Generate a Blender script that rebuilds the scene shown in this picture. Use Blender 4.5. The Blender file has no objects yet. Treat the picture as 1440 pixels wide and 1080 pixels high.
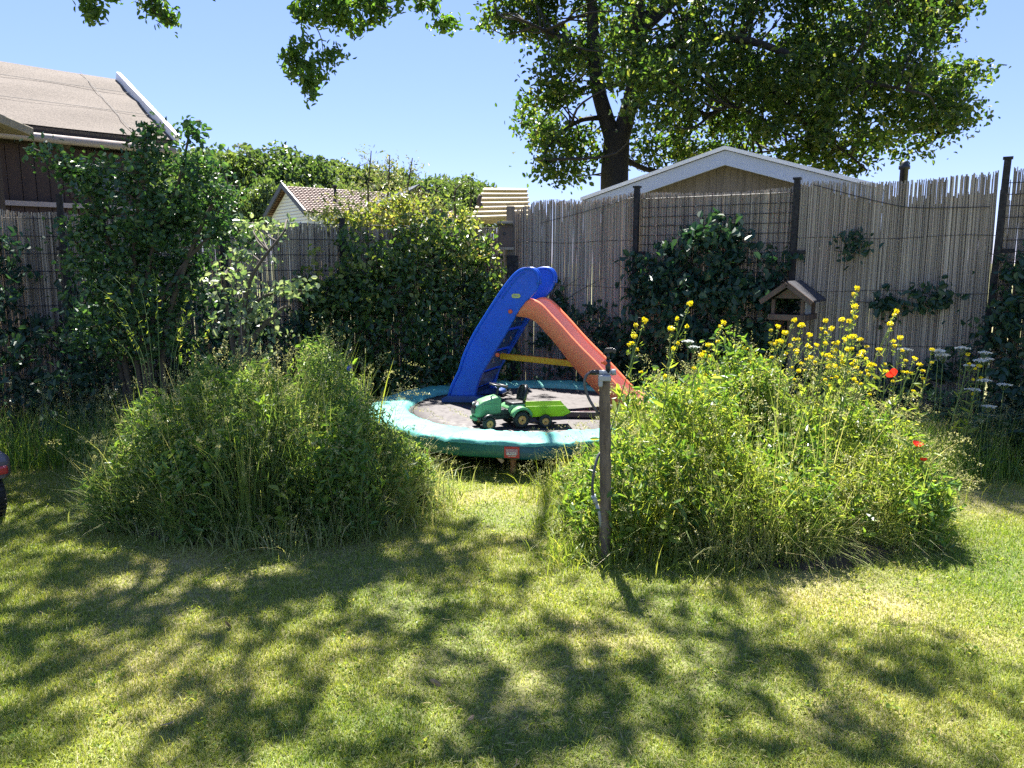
import bpy, bmesh, math, random
import numpy as np
from mathutils import Vector, Matrix, Euler
R = math.radians
PI = math.pi
rng = np.random.default_rng(7)
random.seed(7)
scene = bpy.context.scene
COL = scene.collection

# ------------------------------------------------------------------ camera
CAM_H, PITCH, FPX = 1.62, 9.0, 1080.0
cd = bpy.data.cameras.new('camera')
cam = bpy.data.objects.new('camera', cd)
COL.objects.link(cam)
cam.location = (0, 0, CAM_H)
cam.rotation_euler = (R(90 - PITCH), 0, 0)
cd.sensor_width = 36.0
cd.lens = 27.0
cd.clip_start = 0.05
cd.clip_end = 3000
scene.camera = cam
# ------------------------------------------------------------------ sky and sun
SUN_EL, SUN_AZ = 60.0, -9.0          # azimuth measured from +Y towards +X
world = bpy.data.worlds.new('World')
scene.world = world
world.use_nodes = True
wn, wl = world.node_tree.nodes, world.node_tree.links
sky = wn.new('ShaderNodeTexSky')
sky.sky_type = 'NISHITA'
sky.sun_disc = False
sky.sun_elevation = R(SUN_EL)
sky.sun_rotation = R(SUN_AZ)
sky.air_density = 1.0
sky.dust_density = 0.0
sky.altitude = 1200
sky.ozone_density = 2.0
tint = wn.new('ShaderNodeMix'); tint.data_type = 'RGBA'; tint.blend_type = 'MULTIPLY'
tint.inputs[0].default_value = 1.0; tint.inputs[7].default_value = (0.87, 0.785, 1.10, 1)
wl.new(sky.outputs[0], tint.inputs[6])
even = wn.new('ShaderNodeMix'); even.data_type = 'RGBA'      # clear-air blue evens out the horizon glare
even.inputs[0].default_value = 0.5; even.inputs[7].default_value = (1.25, 2.05, 3.7, 1)
wl.new(tint.outputs[2], even.inputs[6])
wl.new(even.outputs[2], wn['Background'].inputs[0])
wn['Background'].inputs[1].default_value = 0.053
sd = bpy.data.lights.new('sun', 'SUN')
sd.energy = 4.6
sd.angle = R(0.53)
sd.color = (1.0, 0.955, 0.87)
sun = bpy.data.objects.new('sun', sd)
COL.objects.link(sun)
SUNV = Vector((math.sin(R(SUN_AZ)) * math.cos(R(SUN_EL)), math.cos(R(SUN_AZ)) * math.cos(R(SUN_EL)), math.sin(R(SUN_EL))))
sun.rotation_euler = SUNV.to_track_quat('Z', 'Y').to_euler()
sun.location = (-4, 20, 30)
scene.view_settings.view_transform = 'Standard'
scene.view_settings.look = 'None'
scene.view_settings.exposure = 2.3
scene.view_settings.gamma = 1.0
scene.cycles.max_bounces = 8
scene.cycles.transmission_bounces = 6
scene.cycles.transparent_max_bounces = 8
scene.cycles.use_denoising = False

# ------------------------------------------------------------------ helpers
_c, _s = math.cos(R(PITCH)), math.sin(R(PITCH))
def ray(px, py):
    a, b = (px - 720) / FPX, (540 - py) / FPX
    return Vector((a, _c + b * _s, -_s + b * _c))
def P(px, py, Y):
    d = ray(px, py)
    return Vector((0, 0, CAM_H)) + d * (Y / d.y)
def G(px, py, z=0.0):
    d = ray(px, py)
    return Vector((0, 0, CAM_H)) + d * ((z - CAM_H) / d.z)
def onplane(px, py, p0, n):
    o = Vector((0, 0, CAM_H)); d = ray(px, py)
    return o + d * ((Vector(p0) - o).dot(n) / d.dot(n))

def wm(o):
    m = o.matrix_basis.copy()
    if o.parent:
        m = wm(o.parent) @ o.matrix_parent_inverse @ m
    return m
def tag(o, label=None, cat=None, group=None, kind=None):
    if label: o['label'] = label
    if cat: o['category'] = cat
    if group: o['group'] = group
    if kind: o['kind'] = kind
    return o
def empty(name, loc=(0, 0, 0), rz=0.0, rot=None):
    o = bpy.data.objects.new(name, None)
    COL.objects.link(o)
    o.location = loc
    o.rotation_euler = rot if rot else (0, 0, rz)
    o.empty_display_size = 0.1
    return o

class MB:
    def __init__(s):
        s.V = []; s.F = []; s.n = 0
    def add(s, v, f, mat=0, smooth=False):
        v = np.asarray(v, dtype=np.float32).reshape(-1, 3)
        f = np.asarray(f, dtype=np.int64)
        if f.size:
            s.F.append((f + s.n, mat, smooth))
        s.V.append(v); s.n += len(v)
    def verts(s, v):
        s.V.append(np.asarray(v, dtype=np.float32).reshape(-1, 3)); n0 = s.n; s.n += len(v); return n0
    def build(s, name, mats, parent=None, world=True, bevel=0, seg=2, subsurf=0, smooth=None, angle=40):
        me = bpy.data.meshes.new(name)
        V = np.concatenate(s.V) if s.V else np.zeros((0, 3), np.float32)
        me.vertices.add(len(V)); me.vertices.foreach_set('co', V.ravel())
        lv = np.concatenate([f.ravel() for f, m, sm in s.F])
        tot = np.concatenate([np.full(f.shape[0], f.shape[1]) for f, m, sm in s.F])
        st = np.concatenate([[0], np.cumsum(tot)[:-1]])
        me.loops.add(len(lv)); me.loops.foreach_set('vertex_index', lv.astype(np.int32))
        me.polygons.add(len(tot)); me.polygons.foreach_set('loop_start', st.astype(np.int32))
        me.polygons.foreach_set('loop_total', tot.astype(np.int32))
        me.polygons.foreach_set('material_index', np.concatenate([np.full(f.shape[0], m) for f, m, sm in s.F]).astype(np.int32))
        me.polygons.foreach_set('use_smooth', np.concatenate([np.full(f.shape[0], (sm if smooth is None else smooth)) for f, m, sm in s.F]).astype(bool))
        me.update(calc_edges=True)
        me.validate()
        if not isinstance(mats, (list, tuple)): mats = [mats]
        for m in mats: me.materials.append(m)
        o = bpy.data.objects.new(name, me)
        COL.objects.link(o)
        if parent:
            o.parent = parent
            if world:
                o.matrix_parent_inverse = wm(parent).inverted()
        if bevel:
            md = o.modifiers.new('bevel', 'BEVEL'); md.width = bevel; md.segments = seg; md.limit_method = 'ANGLE'; md.angle_limit = R(35)
        if subsurf:
            md = o.modifiers.new('sub', 'SUBSURF'); md.levels = subsurf; md.render_levels = subsurf
        return o

def frame(loc=(0, 0, 0), rot=(0, 0, 0)):
    return Matrix.Translation(loc) @ Euler(rot).to_matrix().to_4x4()
def xf(M, v):
    v = np.asarray(v, dtype=np.float64).reshape(-1, 3)
    A = np.array(M)
    return v @ A[:3, :3].T + A[:3, 3]
BOXF = [[0, 3, 2, 1], [4, 5, 6, 7], [0, 1, 5, 4], [1, 2, 6, 5], [2, 3, 7, 6], [3, 0, 4, 7]]
def box(mb, c, size, rot=(0, 0, 0), mat=0, taper=1.0, M=None):
    x, y, z = size[0] / 2, size[1] / 2, size[2] / 2
    v = [(-x, -y, -z), (x, -y, -z), (x, y, -z), (-x, y, -z)] + [(a * taper, b * taper, z) for a, b in ((-x, -y), (x, -y), (x, y), (-x, y))]
    v = xf(frame(c, rot), v)
    if M is not None: v = xf(M, v)
    mb.add(v, BOXF, mat)
def beam(mb, a, b, w, h, mat=0, up=(0, 0, 1)):
    a, b = Vector(a), Vector(b); d = (b - a)
    L = d.length; d.normalize()
    side = d.cross(Vector(up)); 
    if side.length < 1e-4: side = d.cross(Vector((1, 0, 0)))
    side.normalize(); u = side.cross(d)
    v = []
    for p in (a, b):
        for sx, sy in ((-1, -1), (1, -1), (1, 1), (-1, 1)):
            v.append(tuple(p + side * (sx * w / 2) + u * (sy * h / 2)))
    mb.add(v, BOXF, mat)
def tube(mb, pts, rad, n=8, mat=0, caps=True, smooth=True):
    pts = np.asarray([tuple(p) for p in pts], dtype=np.float64)
    m = len(pts)
    rad = np.broadcast_to(np.asarray(rad, dtype=np.float64), (m,))
    T = np.gradient(pts, axis=0); T /= (np.linalg.norm(T, axis=1, keepdims=True) + 1e-12)
    ref = np.array([0.0, 0, 1]) if abs(T[0][2]) < 0.9 else np.array([1.0, 0, 0])
    u = np.cross(T[0], ref); u /= np.linalg.norm(u)
    ang = np.arange(n) * 2 * PI / n
    V = []
    for i in range(m):
        u = u - T[i] * np.dot(u, T[i]); u /= (np.linalg.norm(u) + 1e-12)
        w = np.cross(T[i], u)
        V.append(pts[i] + rad[i] * (np.cos(ang)[:, None] * u + np.sin(ang)[:, None] * w))
    V = np.concatenate(V)
    i = np.arange(m - 1)[:, None] * n; j = np.arange(n)[None, :]; j2 = (j + 1) % n
    F = np.stack([i + j, i + j2, i + n + j2, i + n + j], axis=-1).reshape(-1, 4)
    n0 = mb.n
    mb.add(V, F, mat, smooth)
    if caps:
        mb.F.append((np.array([list(range(n0 + n - 1, n0 - 1, -1))]), mat, False))
        mb.F.append((np.array([list(range(n0 + (m - 1) * n, n0 + m * n))]), mat, False))
def bez(pts, n=12):
    """Catmull-Rom through points"""
    P_ = [np.array(tuple(p), float) for p in pts]
    P_ = [2 * P_[0] - P_[1]] + P_ + [2 * P_[-1] - P_[-2]]
    out = []
    for k in range(1, len(P_) - 2):
        p0, p1, p2, p3 = P_[k - 1:k + 3]
        for t in np.linspace(0, 1, n, endpoint=False):
            out.append(0.5 * ((2 * p1) + (-p0 + p2) * t + (2 * p0 - 5 * p1 + 4 * p2 - p3) * t * t + (-p0 + 3 * p1 - 3 * p2 + p3) * t ** 3))
    out.append(P_[-2])
    return np.array(out)
def lathe(mb, prof, M=None, n=24, mat=0, smooth=True, closed=False):
    """prof: list of (r, z); axis = z"""
    prof = np.array(prof, float); m = len(prof)
    a = np.arange(n) * 2 * PI / n
    V = np.stack([prof[:, 0][:, None] * np.cos(a), prof[:, 0][:, None] * np.sin(a), np.repeat(prof[:, 1][:, None], n, 1)], -1).reshape(-1, 3)
    if M is not None: V = xf(M, V)
    k = m if closed else m - 1
    i = np.arange(k)[:, None] * n; i2 = ((np.arange(k) + 1) % m)[:, None] * n
    j = np.arange(n)[None, :]; j2 = (j + 1) % n
    F = np.stack([i + j, i + j2, i2 + j2, i2 + j], -1).reshape(-1, 4)
    mb.add(V, F, mat, smooth)
def prism(mb, outline, offs, mat=0, smooth=False):
    """outline: 3d points (planar), extruded by vector offs"""
    o = np.array([tuple(p) for p in outline], float); n = len(o)
    V = np.concatenate([o, o + np.array(tuple(offs))])
    n0 = mb.n
    F = [[j, (j + 1) % n, n + (j + 1) % n, n + j] for j in range(n)]
    mb.add(V, F, mat, smooth)
    mb.F.append((np.array([list(range(n0 + n - 1, n0 - 1, -1))]), mat, False))
    mb.F.append((np.array([list(range(n0 + n, n0 + 2 * n))]), mat, False))

def unit(a):
    return a / (np.linalg.norm(a, axis=-1, keepdims=True) + 1e-12)
def leaves(mb, pts, L, W, dirs=None, spread=1.0, up=0.3, fold=0.2, mat=0, jit=0.35, curl=0.12):
    """hexagonal folded leaves, one island each"""
    pts = np.asarray(pts, float); N = len(pts)
    if N == 0: return
    d = rng.normal(size=(N, 3))
    if dirs is not None: d = d * spread + dirs
    d = unit(d)
    nn = rng.normal(size=(N, 3)) + np.array([0, 0, up])
    nn = nn - d * (nn * d).sum(1, keepdims=True); nn = unit(nn)
    s = np.cross(d, nn)
    sc = (1 + jit * rng.uniform(-1, 1, (N, 1)))
    l = L * sc; w = W * sc * (1 + 0.2 * rng.uniform(-1, 1, (N, 1)))
    base = pts - d * l * 0.5
    V = np.stack([base,
                  base + d * l * 0.30 + s * w * 0.42 + nn * fold * w,
                  base + d * l * 0.70 + s * w * 0.40 + nn * (fold * w - curl * l * .5),
                  base + d * l - nn * curl * l,
                  base + d * l * 0.70 - s * w * 0.40 + nn * (fold * w - curl * l * .5),
                  base + d * l * 0.30 - s * w * 0.42 + nn * fold * w], 1).reshape(-1, 3)
    o = np.arange(N)[:, None] * 6
    F = np.concatenate([o + np.array([0, 1, 2, 3]), o + np.array([0, 3, 4, 5])])
    mb.add(V, F, mat)
def tris(mb, pts, L, W, dirs=None, spread=1.0, mat=0):
    pts = np.asarray(pts, float); N = len(pts)
    d = rng.normal(size=(N, 3))
    if dirs is not None: d = d * spread + dirs
    d = unit(d); s = unit(np.cross(d, rng.normal(size=(N, 3))))
    sc = rng.uniform(.6, 1.3, (N, 1))
    V = np.stack([pts - d * L * sc * .5, pts + s * W * sc * .5, pts + d * L * sc * .5, pts - s * W * sc * .5], 1).reshape(-1, 3)
    mb.add(V, np.arange(N)[:, None] * 4 + np.array([0, 1, 2, 3]), mat)
def blades(mb, roots, H, lean, width, segs=4, mat=0):
    """curved grass strips. H (N,), lean (N,2) horizontal tip displacement, width scalar/array"""
    roots = np.asarray(roots, float); N = len(roots)
    H = np.broadcast_to(np.asarray(H, float), (N,)); width = np.broadcast_to(np.asarray(width, float), (N,))
    a = rng.uniform(0, 2 * PI, N); side = np.stack([np.cos(a), np.sin(a), np.zeros(N)], 1)
    V = []
    for k in range(segs + 1):
        t = k / segs
        c = roots.copy()
        c[:, :2] += lean * (t ** 1.9)[..., None] if False else lean * (t ** 1.9)
        ll = np.linalg.norm(lean, axis=1)
        c[:, 2] += H * t - 0.45 * ll * t ** 3
        w = width * (1 - t ** 1.6) * 0.5 + (0 if k < segs else 0)
        if k < segs:
            V.append(c - side * w[:, None]); V.append(c + side * w[:, None])
        else:
            V.append(c)
    m = 2 * segs + 1
    V = np.stack(V, 1).reshape(-1, 3)
    o = np.arange(N)[:, None] * m
    n0 = mb.n
    q = [o + np.array([2 * k, 2 * k + 1, 2 * k + 3, 2 * k + 2]) for k in range(segs - 1)]
    t3 = o + np.array([2 * segs - 2, 2 * segs - 1, 2 * segs])
    if q: mb.add(V, np.concatenate(q), mat)
    else: mb.add(V, np.zeros((0, 4)), mat)
    mb.F.append((t3 + n0, mat, False))
def inball(N):
    v = unit(rng.normal(size=(N, 3)))
    return v * rng.uniform(0, 1, (N, 1)) ** (1 / 3)

# ------------------------------------------------------------------ materials
def sl(c):
    return tuple((x / 12.92 if x <= 0.04045 else ((x + 0.055) / 1.055) ** 2.4) for x in c)
def newmat(name):
    m = bpy.data.materials.new(name); m.use_nodes = True
    nt = m.node_tree; b = nt.nodes['Principled BSDF']
    return m, nt, nt.nodes, nt.links, b
def ramp(nt, fac, stops):
    r = nt.nodes.new('ShaderNodeValToRGB')
    el = r.color_ramp.elements
    while len(el) < len(stops): el.new(0.5)
    for e, (p, c) in zip(el, stops):
        e.position = p; e.color = (*c, 1)
    nt.links.new(fac, r.inputs[0])
    return r.outputs[0]
def noise(nt, scale, detail=4, vec=None, rough=0.55, dist=0):
    n = nt.nodes.new('ShaderNodeTexNoise'); n.inputs['Scale'].default_value = scale; n.inputs['Detail'].default_value = detail
    n.inputs['Roughness'].default_value = rough; n.inputs['Distortion'].default_value = dist
    if vec is None:
        tc = nt.nodes.new('ShaderNodeTexCoord'); vec = tc.outputs['Object']
    nt.links.new(vec, n.inputs['Vector'])
    return n.outputs['Fac']
def math_(nt, op, a, b=None, c=None):
    m = nt.nodes.new('ShaderNodeMath'); m.operation = op
    for i, x in enumerate((a, b, c)):
        if x is None: continue
        if isinstance(x, (int, float)): m.inputs[i].default_value = x
        else: nt.links.new(x, m.inputs[i])
    return m.outputs[0]
def mixc(nt, fac, a, b, mode='MIX'):
    m = nt.nodes.new('ShaderNodeMix'); m.data_type = 'RGBA'; m.blend_type = mode
    for i, x in ((0, fac), (6, a), (7, b)):
        if isinstance(x, (int, float)): m.inputs[i].default_value = x
        elif isinstance(x, tuple): m.inputs[i].default_value = (*x, 1)
        else: nt.links.new(x, m.inputs[i])
    return m.outputs[2]
def bump(nt, b, h, strength=0.3, dist=0.01):
    n = nt.nodes.new('ShaderNodeBump'); n.inputs['Strength'].default_value = strength; n.inputs['Distance'].default_value = dist
    nt.links.new(h, n.inputs['Height']); nt.links.new(n.outputs[0], b.inputs['Normal'])
def foliage(name, stops, trans=0.45, tboost=(1.5, 1.6, 0.7), rough=0.45, spec=0.4, nscale=0.0, nstops=None, namt=0.5):
    m, nt, ns, ln, b = newmat(name)
    g = ns.new('ShaderNodeNewGeometry')
    c = ramp(nt, g.outputs['Random Per Island'], stops)
    if nscale:
        f = noise(nt, nscale, 3, g.outputs['Position'])
        c2 = ramp(nt, f, nstops)
        c = mixc(nt, namt, c, c2)
    ln.new(c, b.inputs['Base Color'])
    b.inputs['Roughness'].default_value = rough
    b.inputs['Specular IOR Level'].default_value = spec
    t = ns.new('ShaderNodeBsdfTranslucent')
    tc = mixc(nt, 1.0, c, tboost, 'MULTIPLY')
    ln.new(tc, t.inputs['Color'])
    mx = ns.new('ShaderNodeMixShader'); mx.inputs[0].default_value = trans
    ln.new(b.outputs[0], mx.inputs[1]); ln.new(t.outputs[0], mx.inputs[2])
    ln.new(mx.outputs[0], ns['Material Output'].inputs[0])
    return m
def plastic(name, col, rough=0.35, var=0.12, scale=6, coat=0.0, dirt=0.25, dirtcol=(.25, .22, .17), bumpy=0.0, trans=0.0):
    m, nt, ns, ln, b = newmat(name)
    f = noise(nt, scale, 5)
    a = tuple(x * (1 - var) for x in col); c_ = tuple(min(1, x * (1 + var)) for x in col)
    c = ramp(nt, f, [(0.3, a), (0.7, c_)])
    if dirt:
        f2 = noise(nt, scale * 3.3, 8, rough=0.7)
        k = ramp(nt, f2, [(0.52, (0, 0, 0)), (0.8, (dirt, dirt, dirt))])
        c = mixc(nt, k, c, dirtcol)
    ln.new(c, b.inputs['Base Color'])
    rr = ramp(nt, noise(nt, scale * 5, 4), [(0.3, (rough * .8,) * 3), (0.7, (min(1, rough * 1.3),) * 3)])
    ln.new(rr, b.inputs['Roughness'])
    b.inputs['Coat Weight'].default_value = coat
    if bumpy: bump(nt, b, noise(nt, scale * 12, 4), bumpy, 0.004)
    if trans:
        t = ns.new('ShaderNodeBsdfTranslucent'); ln.new(c, t.inputs['Color'])
        mx = ns.new('ShaderNodeMixShader'); mx.inputs[0].default_value = trans
        ln.new(b.outputs[0], mx.inputs[1]); ln.new(t.outputs[0], mx.inputs[2]); ln.new(mx.outputs[0], ns['Material Output'].inputs[0])
    return m
def wood(name, c1, c2, rough=0.75, scale=(40, 40, 3), bumps=0.4):
    m, nt, ns, ln, b = newmat(name)
    tc = ns.new('ShaderNodeTexCoord'); mp = ns.new('ShaderNodeMapping'); mp.inputs['Scale'].default_value = scale
    ln.new(tc.outputs['Object'], mp.inputs[0])
    f = noise(nt, 1.0, 6, mp.outputs[0], 0.65, 0.4)
    f2 = noise(nt, 3.0, 3)
    c = ramp(nt, f, [(0.3, c1), (0.7, c2)])
    c = mixc(nt, math_(nt, 'MULTIPLY', f2, 0.5), c, tuple(x * .55 for x in c1))
    ln.new(c, b.inputs['Base Color']); b.inputs['Roughness'].default_value = rough
    bump(nt, b, f, bumps, 0.004)
    return m
M = {}
G_ = lambda *a: a
M['oak'] = foliage('oak_leaf', [(0, (.014, .034, .010)), (.5, (.027, .060, .016)), (.85, (.060, .098, .024)), (1, (.12, .135, .038))], .5, (3.0, 2.8, 1.0))
M['oak_near'] = foliage('oak_twig_leaf', [(0, (.035, .085, .018)), (.6, (.06, .13, .025)), (1, (.11, .17, .03))], .45, (2.2, 2.1, .9))
M['shrub'] = foliage('shrub_leaf', [(0, (.022, .060, .022)), (.6, (.040, .10, .035)), (1, (.08, .15, .05))], .30, (2.0, 2.0, .9), rough=.4, spec=.5)
M['ivy'] = foliage('ivy_leaf', [(0, (.012, .040, .026)), (.6, (.022, .062, .038)), (1, (.045, .09, .04))], .2, (2.2, 2.2, .9), rough=.45, spec=.4)
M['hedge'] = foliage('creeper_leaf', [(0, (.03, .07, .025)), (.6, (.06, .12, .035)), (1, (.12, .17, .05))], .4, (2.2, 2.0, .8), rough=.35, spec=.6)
M['creeper_lit'] = foliage('creeper_lit_leaf', [(0, (.09, .14, .03)), (.5, (.16, .21, .05)), (.85, (.26, .27, .09)), (1, (.30, .22, .11))], .42, (1.9, 1.8, .8))  # sunlit brightness of the creeper put into a paler leaf colour
M['elder_lit'] = foliage('elder_lit_leaf', [(0, (.10, .17, .07)), (.5, (.17, .24, .10)), (1, (.32, .36, .22))], .35, (1.5, 1.5, .9), rough=.35, spec=.8)  # pale leaf tone carries the sunlight on the shrub's lower right part
M['willow'] = foliage('willow_leaf', [(0, (.07, .10, .04)), (.5, (.12, .15, .06)), (1, (.22, .21, .12))], .4, (1.6, 1.6, .9))
M['forest'] = foliage('forest_leaf', [(0, (.04, .08, .03)), (.5, (.07, .12, .04)), (1, (.13, .17, .06))], .35, (2.2, 2.1, .9), nscale=.12, nstops=[(.35, (.03, .07, .025)), (.65, (.10, .14, .05))])
M['meadow'] = foliage('meadow_blade', [(0, (.10, .18, .03)), (.5, (.20, .29, .05)), (.85, (.33, .38, .09)), (1, (.54, .49, .22))], .55, (1.7, 1.6, .65), nscale=2.2, nstops=[(.35, (.08, .15, .03)), (.65, (.24, .27, .07))], namt=.4)
M['meadow_pale'] = foliage('meadow_pale_blade', [(0, (.15, .22, .06)), (.5, (.24, .30, .10)), (.85, (.36, .38, .15)), (1, (.52, .48, .28))], .5, (1.6, 1.5, .8))
M['meadow_herb'] = foliage('meadow_herb_leaf', [(0, (.05, .12, .025)), (.5, (.09, .18, .035)), (.85, (.15, .25, .05)), (1, (.25, .32, .1))], .45, (2.0, 1.8, .7), rough=.4, spec=.5)
M['meadow_dark'] = foliage('meadow_blade_blue_green', [(0, (.06, .13, .04)), (.5, (.12, .20, .06)), (.85, (.20, .28, .08)), (1, (.42, .41, .22))], .5, (1.8, 1.7, .8), nscale=2.0, nstops=[(.35, (.07, .15, .045)), (.65, (.20, .26, .08))], namt=.4)
M['straw'] = foliage('straw', [(0, (.35, .30, .14)), (1, (.55, .48, .28))], .35, (1.2, 1.2, 1.0))
M['seed'] = foliage('seed_head', [(0, (.20, .22, .08)), (1, (.45, .42, .2))], .4, (1.3, 1.3, 1.0))
M['lawn_blade'] = foliage('lawn_blade', [(0, (.11, .18, .025)), (.45, (.21, .28, .045)), (.8, (.35, .38, .09)), (1, (.58, .52, .27))], .42, (1.5, 1.45, .7), rough=.5, nscale=.9,
    nstops=[(.32, (.10, .21, .03)), (.5, (.25, .30, .06)), (.7, (.46, .42, .18))], namt=.5)
M['yellow'] = foliage('yellow_petal', [(0, (.55, .50, .03)), (.3, (.75, .60, .01)), (1, (.88, .80, .03))], .3, (1.1, 1.1, .6))
M['red'] = foliage('poppy_petal', [(0, (.75, .02, .012)), (1, (.85, .05, .02))], .35, (1.2, 1.2, 1))
M['white_petal'] = foliage('white_petal', [(0, (.6, .62, .6)), (1, (.8, .8, .78))], .3, (1, 1, 1))
M['blue_petal'] = foliage('blue_petal', [(0, (.06, .10, .7)), (1, (.10, .15, .8))], .3, (1, 1, 1))
M['stem'] = foliage('green_stem', [(0, (.10, .17, .05)), (1, (.17, .24, .07))], .15, (1.3, 1.3, .8))
M['bark'] = wood('bark', (.014, .012, .011), (.04, .036, .030), .9, (9, 9, 2), .9)
M['twig'] = wood('twig_bark', (.05, .04, .03), (.10, .085, .06), .9, (20, 20, 5), .3)
M['brown_planks'] = wood('dark_brown_planks', (.030, .017, .014), (.055, .032, .026), .7, (14, 14, 1.5), .4)
M['weathered'] = wood('weathered_wood', (.20, .17, .13), (.36, .32, .25), .85, (30, 30, 3), .5)
M['stake'] = wood('brown_stake_wood', (.055, .042, .028), (.26, .20, .135), .95, (34, 34, 6), 1.0)
M['pale_planks'] = wood('pale_planks', (.46, .38, .25), (.66, .57, .40), .8, (4, 30, 30), .3)
M['boxwood'] = wood('nest_box_wood', (.075, .05, .036), (.14, .095, .07), .7, (20, 20, 4), .3)
M['oldwood'] = wood('old_grey_wood', (.12, .10, .08), (.22, .19, .155), .85, (30, 30, 4), .4)
M['barn_wall'] = wood('shed_wall_planks', (.145, .13, .11), (.24, .215, .185), .85, (12, 12, 1.2), .4)
M['black_metal'] = plastic('black_metal', (.007, .007, .008), .7, .2, 8, 0, .15)
M['wire'] = plastic('dark_wire', (.018, .016, .016), .55, .2, 8, 0, 0)
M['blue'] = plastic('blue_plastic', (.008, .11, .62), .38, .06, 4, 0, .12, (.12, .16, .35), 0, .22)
M['blue_dark'] = plastic('blue_plastic_step', (.012, .05, .20), .45, .1, 4, 0, .3, (.12, .15, .2))  # darker than the side panels: shade between them put into the colour
M['red_slide'] = plastic('orange_red_plastic', (.97, .30, .15), .40, .05, 3, 0, .10, (.6, .35, .3), 0, .35)
M['pink_slide'] = plastic('sheen_slide_plastic', (.74, .32, .25), .34, .06, 3, 0, .35, (.6, .48, .42), 0, .15)  # chute bed paler than the rails: grazing sheen put into the colour
M['yellow_bar'] = plastic('yellow_plastic', (.78, .46, .02), .4, .15, 7, 0, .3, (.3, .2, .08), 0, .3)
M['mat'] = plastic('trampoline_mat', (.040, .033, .036), .65, .15, 5, 0, .15, (.2, .18, .16), .2)
M['skirt'] = plastic('green_skirt_vinyl', (.010, .12, .105), .4, .12, 3, 0, .15, (.05, .08, .07))
M['skirt_blue'] = plastic('blue_green_skirt_vinyl', (.008, .085, .13), .4, .12, 3, 0, .15, (.05, .08, .07))
M['label_red'] = plastic('red_label', (.50, .04, .04), .5, .1, 9, 0, .1)
M['label_pink'] = plastic('faded_label_print', (.42, .25, .30), .5, .1, 9, 0, .1)
M['label_white'] = plastic('white_print', (.6, .6, .58), .5, .1, 9, 0, .1)
M['tractor_green'] = plastic('tractor_green', (.12, .29, .13), .35, .06, 6, 0, .12)
M['lime'] = plastic('lime_green_plastic', (.34, .52, .03), .38, .06, 6, 0, .12, trans=.25)
M['black_plastic'] = plastic('black_plastic', (.014, .014, .016), .38, .2, 8, 0, .15, (.1, .1, .09))
M['tyre'] = plastic('tyre_rubber', (.016, .016, .017), .6, .2, 12, 0, .3, (.07, .06, .05), .3)
M['tan_hub'] = plastic('tan_wheel_hub', (.60, .28, .08), .45, .1, 8, 0, .2)
M['white_plastic'] = plastic('white_plastic', (.7, .7, .68), .35, .04, 6, 0, .15)
M['grey_plastic'] = plastic('grey_plastic', (.30, .32, .33), .35, .08, 6, 0, .15)
M['hose'] = plastic('grey_hose', (.065, .068, .08), .4, .1, 6, 0, .1)
M['orange'] = plastic('orange_plastic', (.75, .12, .03), .4, .05, 6, 0, .1)
M['rust'] = plastic('orange_brown_wood', (.36, .17, .09), .8, .25, 12, 0, .4, (.1, .06, .04), .4)
M['maroon'] = plastic('dark_maroon_plastic', (.045, .018, .025), .3, .1, 6, .3, .1)
M['grey_car'] = plastic('dark_purple_grey_paint', (.10, .085, .10), .3, .1, 6, .4, .2)
M['tail_red'] = plastic('tail_light_red', (.40, .03, .03), .25, .1, 6, .5, .1)
M['white_board'] = plastic('pale_blue_bargeboard', (.40, .46, .58), .5, .05, 2, 0, .25, (.35, .38, .4))
M['white_trim'] = plastic('white_trim', (.75, .76, .78), .4, .05, 2, 0, .2, (.4, .4, .4))
M['gutter'] = plastic('brown_gutter', (.30, .26, .25), .35, .05, 2, 0, .2)
M['glass'] = plastic('dark_window_glass', (.03, .035, .04), .08, .1, 2, 0, 0)
M['house_side'] = plastic('cream_siding', (.62, .64, .60), .6, .04, 1, 0, .1)
M['dark_trim'] = plastic('dark_slate_trim', (.03, .035, .045), .5, .1, 2, 0, 0)
M['log'] = wood('weathered_log', (.10, .09, .075), (.22, .20, .17), .95, (12, 12, 12), .8)
M['cut_wood'] = wood('pale_split_wood', (.42, .30, .20), (.62, .48, .34), .85, (30, 30, 8), .6)
M['dead_leaf'] = plastic('dead_leaf', (.30, .20, .11), .8, .3, 30, 0, 0)

# asphalt shingle roof
def mk_shingle():
    m, nt, ns, ln, b = newmat('mineral_felt_roof')
    f = noise(nt, 60, 3); g = noise(nt, 1.2, 5)
    c = ramp(nt, f, [(.3, (.04, .032, .028)), (.7, (.18, .15, .13))])
    c = mixc(nt, math_(nt, 'MULTIPLY', g, .5), c, (.085, .07, .062))
    ln.new(c, b.inputs['Base Color']); b.inputs['Roughness'].default_value = .95
    bump(nt, b, f, .5, .01)
    return m
M['shingle'] = mk_shingle()
def mk_felt():
    m, nt, ns, ln, b = newmat('dark_roof_felt')
    f = noise(nt, 30, 5)
    ln.new(ramp(nt, f, [(.3, (.018, .018, .024)), (.7, (.05, .05, .06))]), b.inputs['Base Color']); b.inputs['Roughness'].default_value = .8
    bump(nt, b, f, .4, .005)
    return m
M['felt'] = mk_felt()
M['tiles'] = plastic('red_brown_tiles', (.13, .08, .065), .7, .25, 1.5, 0, .2, (.1, .08, .06))
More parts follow.
